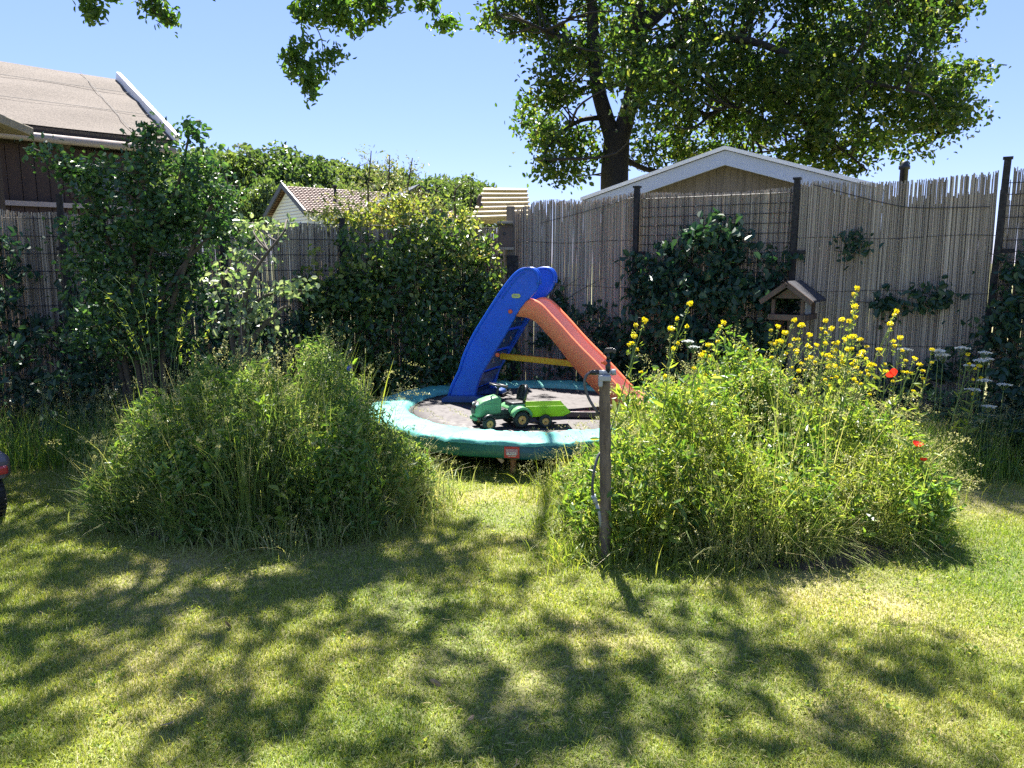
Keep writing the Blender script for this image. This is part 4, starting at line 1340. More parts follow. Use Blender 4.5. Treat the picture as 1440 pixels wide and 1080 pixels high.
L_([(905, 40), (980, -20), (1080, -30), (1180, 10), (1290, 30)], .12, .03, 2.5)
L_([(866, 210), (890, 230), (930, 240), (990, 215), (1060, 215), (1130, 205)], .07, .015, 1.5)
L_([(1040, 55), (1090, 130), (1140, 180), (1190, 215), (1220, 240)], .06, .015, -1)
L_([(836, 90), (800, 60), (760, 40), (715, 20)], .07, .015, -1.5)
L_([(850, 165), (815, 170), (780, 195), (760, 225)], .06, .015, -1)
L_([(840, 120), (800, 130), (770, 140)], .05, .012, 2)
L_([(1120, 80), (1180, 60), (1240, 20), (1320, -20)], .06, .015, -1)
L_([(1200, 110), (1260, 160), (1320, 190)], .05, .012, 0)
nodes = np.concatenate(nodes)
blobs = [(712, 18, 34, 26, 0), (750, 25, 35, 30, 0), (735, -20, 60, 40, 0), (800, 30, 55, 55, 0), (798, 100, 42, 42, -1), (765, 130, 32, 30, 0), (762, 175, 34, 34, 1), (790, 170, 42, 50, 0), (800, 225, 42, 38, 0), (770, 215, 30, 30, -1),
         (850, 40, 55, 60, 2), (880, 100, 35, 40, 3), (920, 50, 70, 80, -2), (925, 120, 45, 50, -3), (930, 205, 52, 42, 1), (985, 185, 55, 55, 0), (1000, 70, 80, 85, -1), (1060, 140, 70, 75, 1), (1045, 215, 45, 30, 2), (1090, 60, 80, 80, 0),
         (1130, 130, 70, 70, -2), (1120, 195, 60, 45, 0), (1175, 200, 55, 45, 1), (1190, 70, 75, 75, 1), (1200, 150, 65, 60, -1), (1210, 215, 42, 30, 0), (1250, 60, 55, 65, -2), (1262, 130, 55, 50, 0), (1300, 160, 45, 40, -1), (1330, 120, 40, 36, 1), (1345, 100, 34, 30, 0),
         (1318, 190, 34, 24, 0), (1355, 150, 26, 22, 0), (1270, 200, 36, 26, 1), (1310, 30, 45, 40, 0), (1345, 5, 34, 22, 0), (1275, 10, 55, 50, 0), (860, -60, 90, 60, 0), (1000, -90, 110, 80, 1), (1140, -80, 100, 80, -1), (1260, -60, 80, 60, 0),
         (930, -190, 100, 60, 0), (1080, -200, 100, 60, 0), (780, -80, 60, 50, 1)]
def crown(mb, blobs, Y, L, W, dens, lpc, cr, yspread=.9):
    CC = []
    for (cx_, cy_, rx, ry, dy) in blobs:
        c = np.array(P(cx_, cy_, Y + dy)); k = Y / FPX
        rx_, rz_ = rx * k, ry * k; ryy = (rx_ + rz_) / 2 * yspread
        nC = max(6, int(dens * rx_ * rz_))
        v = unit(rng.normal(size=(nC, 3))) * rng.uniform(.25, 1.0, (nC, 1)) ** .55
        C = c + v * np.array([rx_, ryy, rz_]); CC.append(C)
        cl_r = cr * rng.uniform(.6, 1.3, (nC, 1, 1))
        m = rng.normal(size=(nC, lpc, 3)) * cl_r * np.array([1, 1, .7])
        pts = (C[:, None, :] + m).reshape(-1, 3)
        leaves(mb, pts, L, W, up=.8, jit=.4)
    return np.concatenate(CC)
mb = MB(); CC = crown(mb, blobs, YO, .112, .074, 32, 52, .20)
# high boughs reaching towards the garden, out of the picture above
L3 = []
for _ in range(70):
    g = np.array([rng.uniform(3.1, 6.2), rng.uniform(5.0, 6.9), 0]); H = rng.uniform(12.2, 14.2); L3.append(g + np.array(tuple(SUNV)) * (H / SUNV.z))
L3 = np.array(L3); leaves(mb, (L3[:, None, :] + rng.normal(size=(len(L3), 60, 3)) * .19).reshape(-1, 3), .13, .085, up=.8)
CC = np.concatenate([CC, L3])
nodes = np.concatenate([nodes, limb(tmb, [P(893, 60, YO), Vector((2.9, 16.0, 10.5)), Vector((3.2, 14.4, 12.4)), Vector((3.6, 12.6, 13.2))], .13, .03, 8)])
mb.build('crown', M['oak'], ok)
twigs_to(tmb, nodes, CC, .016, .55)
tmb.build('trunk', M['bark'], ok)
print('oak leaves', mb.n // 6)

# overhanging oak at the left, whose canopy shades the lawn
oh = empty('oak_tree', (-5.9, 5.2, 0))
tag(oh, 'overhanging oak whose leafy twigs dangle into the sky at top left', 'tree')
tmb = MB(); nodes = []
def LL(pts, r0, r1, n=10):
    p = limb(tmb, [Vector(q) for q in pts], r0, r1, n, 6, .03); nodes.append(p)
LL([(-5.9, 5.2, -.1), (-5.8, 5.3, 2), (-5.6, 5.4, 4), (-5.3, 5.6, 5.8)], .30, .2, 14)
LL([(-5.3, 5.6, 5.8), (-4.2, 6.6, 7.4), (-2.6, 8.0, 8.2), (-.6, 9.2, 8.5), (1.6, 9.8, 8.3), (3.0, 9.8, 7.9)], .075, .012)
LL([(-5.3, 5.6, 5.8), (-4.0, 6.0, 7.4), (-2.4, 6.6, 8.2), (-.5, 7.2, 8.4), (.8, 7.9, 8.3)], .065, .01)
LL([(-4.2, 6.6, 7.4), (-4.0, 8.4, 8.0), (-3.4, 10.0, 8.0), (-2.6, 11.2, 7.3)], .06, .02)
LL([(-5.4, 5.5, 5.2), (-6.2, 7.2, 6.8), (-6.4, 9.2, 7.4)], .08, .03)
LL([(-2.6, 8.0, 8.2), (-2.2, 9.6, 7.8), (-1.9, 11.0, 6.9)], .06, .02)
LL([(-.6, 9.2, 8.5), (-.4, 10.4, 7.9), (-.7, 11.4, 7.0)], .05, .02)
LL([(-5.3, 5.6, 5.8), (-5.2, 5.0, 8), (-4.6, 4.6, 9.6)], .13, .04)
nodes = np.concatenate(nodes)
mb = MB(); CC = []
# shade spots on the lawn (picture px, size) -> canopy clumps up along the sun direction
spots = [(60, 762, 90, 12), (30, 800, 60, 14), (150, 800, 90, 16), (250, 792, 60, 10), (110, 850, 60, 16), (40, 880, 60, 18), (210, 860, 70, 16), (300, 842, 60, 16), (370, 832, 70, 18), (450, 812, 80, 18), (540, 792, 90, 16), (620, 770, 70, 14), (655, 745, 45, 10),
         (180, 905, 40, 12), (280, 890, 60, 14), (380, 880, 60, 18), (470, 880, 60, 16), (420, 925, 60, 16), (330, 905, 50, 12), (560, 905, 55, 26), (540, 935, 60, 14), (600, 850, 55, 14), (640, 805, 45, 14), (620, 885, 30, 12), (40, 940, 60, 22), (110, 930, 50, 12),
         (735, 812, 42, 26), (720, 850, 50, 14), (665, 760, 30, 8), (745, 770, 28, 6), (30, 1000, 50, 26), (250, 1010, 62, 30), (240, 975, 40, 18), (390, 975, 50, 22), (400, 1010, 30, 18), (440, 955, 40, 14), (640, 960, 60, 22), (700, 985, 60, 26), (760, 940, 50, 22), (800, 905, 50, 16), (770, 1010, 60, 30),
         (680, 1030, 60, 24), (850, 950, 60, 20), (880, 985, 50, 22), (900, 940, 50, 16), (830, 1020, 60, 30), (750, 1060, 80, 26), (640, 1070, 60, 20), (560, 1045, 36, 14), (870, 1065, 60, 20), (950, 850, 26, 15), (1052, 842, 26, 13), (960, 880, 40, 12), (1030, 900, 60, 18), (1110, 910, 50, 16), (1000, 930, 70, 16),
         (1180, 925, 36, 14), (1250, 925, 44, 14), (1310, 912, 18, 8), (1130, 950, 50, 12), (1270, 955, 40, 14), (1200, 1020, 44, 16), (1250, 1060, 60, 20), (1060, 1055, 66, 18), (1150, 1065, 40, 16), (1425, 1005, 20, 12), (1330, 1075, 40, 10),
         (880, 870, 28, 8), (500, 745, 60, 10), (60, 705, 50, 8), (130, 735, 50, 8), (10, 830, 40, 12), (990, 1000, 50, 12), (20, 1060, 60, 20)]
sv = np.array(tuple(SUNV))
for (x, y, rx, ry) in spots:
    g = np.array(G(x, y)); g2 = np.array(G(x + rx, y)); gy = np.array(G(x, y - ry)); gy2 = np.array(G(x, y + ry))
    fk = .95 if x < 560 else (.72 if x < 950 else .52); ra = abs(g2[0] - g[0]) * fk; rb = abs(gy[1] - gy2[1]) / 2 * fk
    nC = max(1, int((15 if x < 560 else 9 if x < 950 else 6) * ra * rb / .12))
    Hm = 6.6 + rng.uniform(0, 2.0)
    for _ in range(min(nC, 55)):
        t = rng.uniform(0, 2 * PI); q = math.sqrt(rng.uniform())
        gg = g + np.array([ra * q * math.cos(t), rb * q * math.sin(t), 0])
        H = Hm + rng.uniform(-.45, .45)
        CC.append(gg + sv * (H / sv[2]))
# clumps over the left flower bed and shrub
for (x, y, z) in [(-2.3, 4.6, .7), (-1.7, 4.5, .6), (-1.0, 4.6, .5), (-2.6, 5.0, .5), (-.8, 4.9, .6), (-1.3, 4.5, .3), (-1.9, 4.9, .8), (-3.2, 5.8, 1.2), (-3.6, 6.2, 1.6), (-3.0, 6.5, 1.6), (-4.0, 6.4, 1.2), (-3.3, 5.2, .3), (-4.2, 5.6, .3), (-3.8, 5.0, .2), (-3.9, 5.9, .3), (-4.3, 6.2, .4), (-3.5, 6.0, .4), (-4.6, 5.7, .2), (-3.3, 5.7, .2), (-4.0, 6.6, .5), (-3.0, 6.1, .5), (-.7, 4.5, .2), (-3.2, 6.9, 1.9), (-4.2, 7.1, 1.5), (-2.2, 7.6, 1.2), (-3.6, 7.4, 2.0), (-4.6, 7.8, 2.0), (-1.2, 8.2, .8), (-2.8, 7.0, .7)]:
    for _ in range(3):
        H = rng.uniform(6.4, 8.6) - z
        CC.append(np.array([x, y, z]) + rng.normal(0, .22, 3) * np.array([1, 1, .3]) + sv * (H / sv[2]))
CC = np.array(CC)
m = rng.normal(size=(len(CC), 30, 3)) * .11
leaves(mb, (CC[:, None, :] + m).reshape(-1, 3), .115, .07, up=1.2, jit=.35)
print('shade clumps', len(CC))
# twigs that hang into view
hang = [(435, 92, 32, 34, 9.6, 26), (418, 76, 18, 12, 9.6, 6), (472, 78, 14, 8, 9.6, 5), (438, 125, 14, 14, 9.6, 5), (455, 12, 40, 24, 9.8, 30), (500, 20, 42, 20, 9.9, 26), (540, 6, 30, 14, 10, 14), (470, -25, 70, 25, 10, 40), (420, 18, 14, 8, 9.7, 4), (598, 8, 16, 10, 10.2, 7), (628, 34, 14, 8, 10.2, 7), (580, -15, 30, 14, 10.2, 10), (500, 38, 10, 8, 9.9, 3),
        (130, 15, 11, 14, 9.2, 9), (125, -12, 20, 14, 9.2, 9), (160, -4, 12, 8, 9.3, 3), (213, 8, 16, 10, 9.4, 8), (237, 26, 14, 8, 9.4, 7), (215, -18, 30, 14, 9.4, 10), (300, -30, 60, 18, 9.6, 16), (690, -30, 40, 16, 10.4, 8)]
HC = []
for (x, y, rx, ry, Y, k) in hang:
    kk = Y / FPX; c = np.array(P(x, y, Y))
    HC.append(c + inball(int(k * 1.5)) * np.array([rx * kk, rx * kk * .8, ry * kk]))
HC = np.concatenate(HC)
m = rng.normal(size=(len(HC), 12, 3)) * .045
mb2 = MB()
leaves(mb2, (HC[:, None, :] + m).reshape(-1, 3), .082, .042, up=.5, jit=.3)
for f, mm, s_ in mb2.F: pass
mb.V += mb2.V; mb.F += [(f + mb.n, 1, s_) for f, mm, s_ in mb2.F]; mb.n += mb2.n
mb.build('crown', [M['oak'], M['oak_near']], oh)
twigs_to(tmb, nodes, CC, .008, .3)
for a, b in (((-1.95, 10.9, 6.95), (425, 10, 9.75)), ((-1.95, 10.9, 6.95), (520, 5, 9.9)), ((-.7, 11.3, 7.0), (600, 0, 10.2)), ((-4.0, 8.4, 8.0), (130, -10, 9.2)), ((-4.0, 8.4, 8.0), (215, -15, 9.4))):
    q = P(*b); tube(tmb, bez([a, (Vector(a) + q) / 2 + Vector((.15, 0, .3)), q], 6), np.linspace(.03, .009, 13), 6)
for pl_ in ([(425, 10), (424, 35), (427, 60), (430, 110)], [(425, 10), (440, 30), (452, 55), (455, 85)], [(425, 10), (480, 22), (500, 35)], [(600, 0), (606, 12), (622, 30)], [(130, -10), (133, 10), (131, 25)], [(215, -15), (214, 8), (222, 20), (240, 28)], [(520, 5), (540, 12), (552, 8)]):
    tube(tmb, bez([P(x, y, 9.75 if x > 300 and x < 560 else (10.2 if x > 560 else 9.3)) for x, y in pl_], 6), np.linspace(.009, .004, (len(pl_) - 1) * 6 + 1), 5)
nn_ = np.concatenate([HC[rng.integers(0, len(HC), 1)]])
tmb.build('trunk', M['bark'], oh)

# far woods: individual trees
def far_tree(h, w, seed, lf=.42, N=5200):
    global rng
    keep = rng; rng = np.random.default_rng(seed)
    e = empty('woodland_tree', (0, 0, 0))
    tm = MB(); limb(tm, [Vector((0, 0, -.3)), Vector((.1, 0, h * .3)), Vector((-.1, .1, h * .6)), Vector((0, 0, h * .85))], .32, .05, 8)
    for k in range(7):
        t = rng.uniform(0, 2 * PI); z = h * rng.uniform(.3, .65)
        limb(tm, [Vector((0, 0, z)), Vector((w * .3 * math.cos(t), w * .3 * math.sin(t), z + h * .12)), Vector((w * .8 * math.cos(t), w * .8 * math.sin(t), z + h * .2))], .12, .02, 6, 3)
    m_ = MB(); nb = 30
    for k in range(nb):
        v = unit(rng.normal(size=3)); v[2] = abs(v[2]) * 1.0 - .35
        c = np.array([0, 0, h * .58]) + v * np.array([w * .72, w * .72, h * .36]) * rng.uniform(.55, 1.05)
        r = w * rng.uniform(.22, .42)
        n_ = N // nb
        d = unit(rng.normal(size=(n_, 3)))
        pts = c + d * r * rng.uniform(.55, 1.08, (n_, 1)) * np.array([1, 1, .8])
        leaves(m_, pts, lf, lf * .7, up=.5)
    m_.build('crown', M['forest'], e, world=False); tm.build('trunk', M['bark'], e, world=False)
    rng = keep
    return e
protos = [far_tree(12.5, 4.6, 11), far_tree(12.0, 4.2, 12), far_tree(13.0, 4.0, 13)]
prof_top = [(205, 214), (250, 207), (285, 204), (320, 210), (352, 206), (392, 203), (415, 212), (440, 224), (470, 222), (505, 228), (545, 238), (585, 248), (625, 244), (655, 250), (180, 220), (150, 222), (100, 222), (40, 225)]
used = set()
descr = {352: 'round woodland tree left of centre in the distant wood behind the cream house', 392: 'tallest dark woodland tree standing up from the distant wood, above the cream house'}
for i, (x, yt) in enumerate(prof_top):
    Y = 62 + (i * 37 % 13)
    top = P(x, yt, Y)
    k = i % 3; h0 = (12.5, 12.0, 13.0)[k]
    if k in used: e = copy_tree(protos[k])
    else: e = protos[k]; used.add(k)
    s = top.z / (h0 * .86)
    e.location = (top.x, Y, 0); e.scale = (s * 1.0, s * 1.0, s); e.rotation_euler = (0, 0, i * 1.7)
    tag(e, 'leafy green tree in the distant wood beyond the houses', 'tree', 'trees of the distant wood')
# second lower row for density
for i, (x, yt) in enumerate([(230, 232), (300, 235), (345, 240), (430, 240), (480, 236), (520, 245), (560, 255), (610, 258), (640, 262), (385, 235), (265, 240)]):
    Y = 50 + (i * 29 % 7)
    top = P(x, yt, Y); k = (i + 1) % 3; e = copy_tree(protos[k]); s = top.z / ((12.5, 12.0, 13.0)[k] * .97)
    e.location = (top.x, Y, 0); e.scale = (s * .8, s * .8, s); e.rotation_euler = (0, 0, i * 2.3 + 1)
    tag(e, 'leafy green tree in the distant wood beyond the houses', 'tree', 'trees of the distant wood')

# pale bushy tree / willow behind the fence (yellowish)
def bush(name, label, cat, blobs, Y, L, W, mat, dens, lpc, cr, stems, mats='twig', group=None):
    x0_ = np.mean([P(b[0], b[1], Y).x for b in blobs])
    e = empty(name, (x0_, Y, 0)); tag(e, label, cat, group)
    mb = MB(); C = crown(mb, blobs, Y, L, W, dens, lpc, cr)
    mb.build('foliage', M[mat], e)
    tm = MB(); nd = []
    for s in stems:
        p = limb(tm, [Vector((P(s[0][0], s[0][1], Y).x * .6 + x0_ * .4, Y, -.05))] + [P(q[0], q[1], Y + (q[2] if len(q) > 2 else 0)) for q in s], .03, .008, 7, 5)
        nd.append(p)
    nd = np.concatenate(nd)
    twigs_to(tm, nd, C, .007, .5)
    tm.build('stems', M[mats], e)
    return e
bush('willow_bush', 'pale yellow green willowy tree rising behind the left fence, in front of the tiled roof', 'tree',
     [(540, 262, 46, 34, 0), (510, 285, 42, 30, .4), (560, 290, 40, 30, -.3), (600, 296, 30, 24, 0), (480, 300, 36, 20, 0), (520, 222, 10, 18, 0), (528, 240, 14, 12, 0), (547, 228, 8, 12, 0), (578, 238, 8, 16, 0), (550, 246, 26, 14, 0), (455, 308, 24, 14, 0)], 12.5, .06, .022, 'willow', 150, 12, .10,
     [[(520, 320), (518, 270), (522, 212)], [(540, 320), (546, 270), (548, 218)], [(560, 320), (572, 270), (580, 222)], [(500, 320), (480, 300), (455, 300)], [(580, 320), (600, 300), (615, 290)]])
bush('willow_bush', 'blue green round bush behind the left fence, left of the plank roof tower', 'tree',
     [(640, 268, 30, 22, 0), (612, 262, 22, 16, 0), (665, 272, 14, 10, 0), (655, 256, 12, 10, 0), (630, 290, 40, 18, 0)], 14.5, .07, .03, 'forest', 150, 12, .10,
     [[(640, 310), (640, 270), (655, 255)], [(620, 310), (612, 270)], [(660, 310), (665, 275)]])
# ================================================================== CREEPERS AND SHRUBS ALONG THE FENCES
def vine(name, label, cat, D, N, pieces, mat, L, W, dens=900, off0=.08, off1=.45, stems=8, group=None, pale=0.0):
    """pieces: (px0, px1, z0, z1, thickness) foliage masses hanging on the fence line"""
    s0 = s_at((pieces[0][0] + pieces[0][1]) / 2, D)
    e = empty(name, C0 + D * s0 + N * .1); tag(e, label, cat, group)
    mb = MB(); tm = MB()
    for (pa, pb, z0, z1, th) in pieces:
        sa, sb = sorted((s_at(pa, D), s_at(pb, D)))
        A = (sb - sa) * (z1 - z0)
        nC = max(5, int(1.9 * dens * A / 22))
        t = rng.uniform(0, 1, nC); u = rng.uniform(0, 1, nC)
        # ragged outline
        s = sa + (sb - sa) * t; z = z0 + (z1 - z0) * u + .08 * np.sin(s * 7) * u
        o = off0 + th * rng.uniform(0, 1, nC) ** .8 * (1 - .5 * u ** 3)
        C = np.array(C0) + s[:, None] * np.array(D) + o[:, None] * np.array(N); C[:, 2] = z
        m = rng.normal(size=(nC, 22, 3)) * np.array([.075, .075, .065])
        leaves(mb, (C[:, None, :] + m).reshape(-1, 3), L, W, dirs=np.tile(np.array([0, 0, -.7]) + np.array(N) * .3, (nC * 22, 1)), up=.4, jit=.4)
        for _ in range(stems):
            q = rng.uniform(sa, sb); b = C0 + D * q + N * (off0 + th * .3)
            pts = [Vector((b.x, b.y, 0 if z0 < .3 else z0)), Vector((b.x, b.y, z0 + (z1 - z0) * .4)) + D * rng.normal(0, .1), Vector((b.x, b.y, z1 - .05)) + D * rng.normal(0, .2)]
            limb(tm, pts, .008, .003, 5, 4)
    if pale:  # outer leaves of the same plant, painted paler as if sunlit
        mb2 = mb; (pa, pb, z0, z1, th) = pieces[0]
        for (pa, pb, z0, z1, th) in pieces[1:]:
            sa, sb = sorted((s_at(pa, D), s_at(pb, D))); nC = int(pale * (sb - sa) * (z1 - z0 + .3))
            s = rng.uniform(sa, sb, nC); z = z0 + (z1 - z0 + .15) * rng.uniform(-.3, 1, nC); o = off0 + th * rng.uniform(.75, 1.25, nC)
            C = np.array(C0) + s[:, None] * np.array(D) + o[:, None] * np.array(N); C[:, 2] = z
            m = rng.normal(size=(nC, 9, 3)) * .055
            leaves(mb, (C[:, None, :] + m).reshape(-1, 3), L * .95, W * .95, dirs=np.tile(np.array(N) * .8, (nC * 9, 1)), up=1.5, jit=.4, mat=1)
    mb.build('foliage', [M[mat], M['creeper_lit']], e); tm.build('stems', M['twig'], e)
    return e
vine('climbing_shrub', 'dense dark creeper covering the left fence behind the trampoline, sunlit leaves along its top', 'creeper', DL, NL,
     [(425, 696, .0, 1.35, .75), (480, 684, 1.2, 1.85, .45), (560, 674, 1.7, 2.0, .3), (420, 520, 1.0, 1.55, .35)], 'hedge', .068, .046, 950, pale=22)
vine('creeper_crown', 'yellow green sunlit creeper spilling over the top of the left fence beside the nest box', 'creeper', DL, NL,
     [(455, 672, 1.95, 2.20, .10), (520, 640, 2.2, 2.34, .0), (470, 560, 1.9, 2.02, .2), (590, 670, 1.88, 2.06, .3)], 'creeper_lit', .055, .030, 1400, -.25, .1, 4)
vine('ivy', 'dark ivy climbing the wire mesh panel of the right fence left of the bird feeder', 'ivy', DR, NR,
     [(880, 1115, .0, 1.35, .5), (895, 960, 1.2, 1.72, .15), (970, 1045, 1.2, 1.95, .15), (980, 1015, 1.9, 2.08, .1), (1070, 1116, 1.2, 1.72, .15), (1030, 1070, 1.2, 1.5, .12)], 'ivy', .08, .06, 800)
vine('ivy', 'sparse ivy low on the reed screen directly behind the orange chute', 'ivy', DR, NR,
     [(770, 880, .0, .9, .4), (780, 800, 1.0, 1.5, .1), (820, 875, .8, 1.15, .12)], 'ivy', .07, .05, 420)
vine('ivy', 'small dark ivy tuft on the wide reed panel, just above the bird feeder', 'ivy', DR, NR, [(1190, 1216, 1.66, 1.78, .08)], 'ivy', .06, .04, 900, .06, .1, 1)
vine('ivy', 'dark ivy tuft on the wide reed panel to the right of the yellow flowers', 'ivy', DR, NR, [(1284, 1336, 1.24, 1.42, .12), (1230, 1262, 1.20, 1.30, .05)], 'ivy', .07, .05, 900, .06, .1, 1)
vine('ivy', 'dark shrubby ivy at the foot of the right fence behind the white umbels', 'ivy', DR, NR, [(1120, 1400, .0, .75, .30)], 'ivy', .07, .045, 420, .08, .1, 6)
vine('ivy', 'dark ivy covering the mesh panel at the far right picture edge', 'ivy', DR, NR, [(1392, 1500, .0, 1.5, .45), (1410, 1500, 1.4, 1.75, .2)], 'ivy', .07, .05, 900, .08, .1, 6)
vine('climbing_shrub', 'very dark low hedge at the foot of the left fence, around the tall shrub', 'shrub', DL, NL, [(-200, 130, .0, 1.25, 1.2), (100, 330, .0, 1.35, 1.1), (-200, 35, 1.1, 1.9, .5), (300, 440, 0, 1.1, .8)], 'ivy', .065, .042, 800)

bush('hazel_shrub', 'tall dark leafy shrub with light tipped shoots, in front of the shed', 'shrub',
     [(190, 300, 75, 60, 0), (240, 340, 75, 60, .2), (150, 360, 50, 60, 0), (210, 410, 85, 55, 0), (250, 270, 45, 45, 0), (160, 245, 45, 35, 0), (205, 215, 26, 26, 0), (120, 250, 22, 12, 0), (60, 212, 16, 6, 0), (90, 228, 16, 8, 0), (268, 190, 9, 16, 0), (270, 220, 16, 16, 0), (300, 240, 22, 14, 0), (320, 275, 24, 14, 0), (340, 330, 30, 22, 0), (290, 300, 34, 40, 0), (205, 185, 10, 10, 0), (95, 245, 18, 6, 0), (110, 320, 22, 16, 0), (180, 470, 90, 40, 0)],
     6.7, .050, .036, 'shrub', 430, 18, .075,
     [[(200, 480), (215, 350), (250, 260), (268, 180)], [(190, 480), (190, 330), (205, 230), (203, 178)], [(170, 480), (150, 330), (100, 240), (45, 208)], [(230, 480), (270, 350), (310, 270), (335, 262)], [(210, 480), (240, 400), (300, 330), (360, 325)], [(160, 480), (130, 380), (95, 320)]])
bush('elder_shrub', 'bright sunlit pale branch of a shrub between the tall shrub and the fence creeper', 'shrub',
     [(350, 410, 44, 20, 0), (385, 425, 38, 18, 0), (330, 440, 40, 22, 0), (370, 455, 44, 18, 0), (320, 390, 30, 14, 0), (415, 405, 22, 6, 0), (340, 480, 60, 26, 0), (360, 360, 30, 12, .3), (400, 322, 30, 12, .6), (350, 318, 20, 10, .5)],
     6.0, .050, .034, 'elder_lit', 170, 13, .06,
     [[(340, 500), (345, 450), (375, 415), (440, 407)], [(330, 500), (320, 440), (315, 388)], [(350, 500), (390, 440), (410, 430)], [(345, 500), (350, 400), (400, 325)]])

# ================================================================== FLOWER BEDS
class Bed:
    def __init__(s, cx, cy, rx, ry, H, rot=0):
        s.cx, s.cy, s.rx, s.ry, s.H, s.rot = cx, cy, rx, ry, H, rot
    def pts(s, n, edge=.5):
        t = rng.uniform(0, 2 * PI, n); q = rng.uniform(0, 1, n) ** edge
        w_ = 1 + .10 * np.sin(3 * t + s.cx * 2) + .07 * np.sin(7 * t + 1) + .05 * np.sin(12 * t)
        x = s.rx * q * np.cos(t) * w_; y = s.ry * q * np.sin(t) * w_
        c, w = math.cos(s.rot), math.sin(s.rot)
        return np.stack([s.cx + x * c - y * w, s.cy + x * w + y * c], 1), q, t
    def top(s, X, q):
        n = .16 * np.sin(X[:, 0] * 4.3 + 1) * np.sin(X[:, 1] * 3.9) + .12 * np.sin(X[:, 0] * 9.1 + X[:, 1] * 5) + .12 * np.sin(X[:, 0] * 17 + 2) * np.sin(X[:, 1] * 15)
        if not hasattr(s, 'tc'):
            t_ = rng.uniform(0, 2 * PI, 34); q_ = rng.uniform(0, 1, 34) ** .5
            s.tc = np.stack([s.cx + s.rx * q_ * np.cos(t_), s.cy + s.ry * q_ * np.sin(t_)], 1); s.th = rng.uniform(.62, 1.16, 34); s.tk = rng.integers(0, 4, 34)
        dd = ((X[:, None, :] - s.tc[None]) ** 2).sum(2); k = dd.argmin(1); s.k = s.tk[k]
        loc = s.th[k] * (1.08 - 1.6 * np.minimum(dd.min(1), .12)) * (.86 if s.cx > 0 else .92)
        return s.H(X) * (1 - .42 * q ** 4.5) * (1 + .6 * n) * loc
HR = lambda X: np.interp(X[:, 0], [.1, .5, .9, 1.4, 2.0, 2.5, 2.9], [.36, .70, .80, .90, .90, .70, .42])
HL = lambda X: np.interp(X[:, 0], [-2.9, -2.5, -2.1, -1.5, -1.1, -.8, -.5], [.60, .76, .88, .98, .95, .84, .60])
bedR = Bed(1.47, 4.80, 1.17, .93, HR, R(8))
bedL = Bed(-1.60, 4.98, .96, .78, HL, 0)
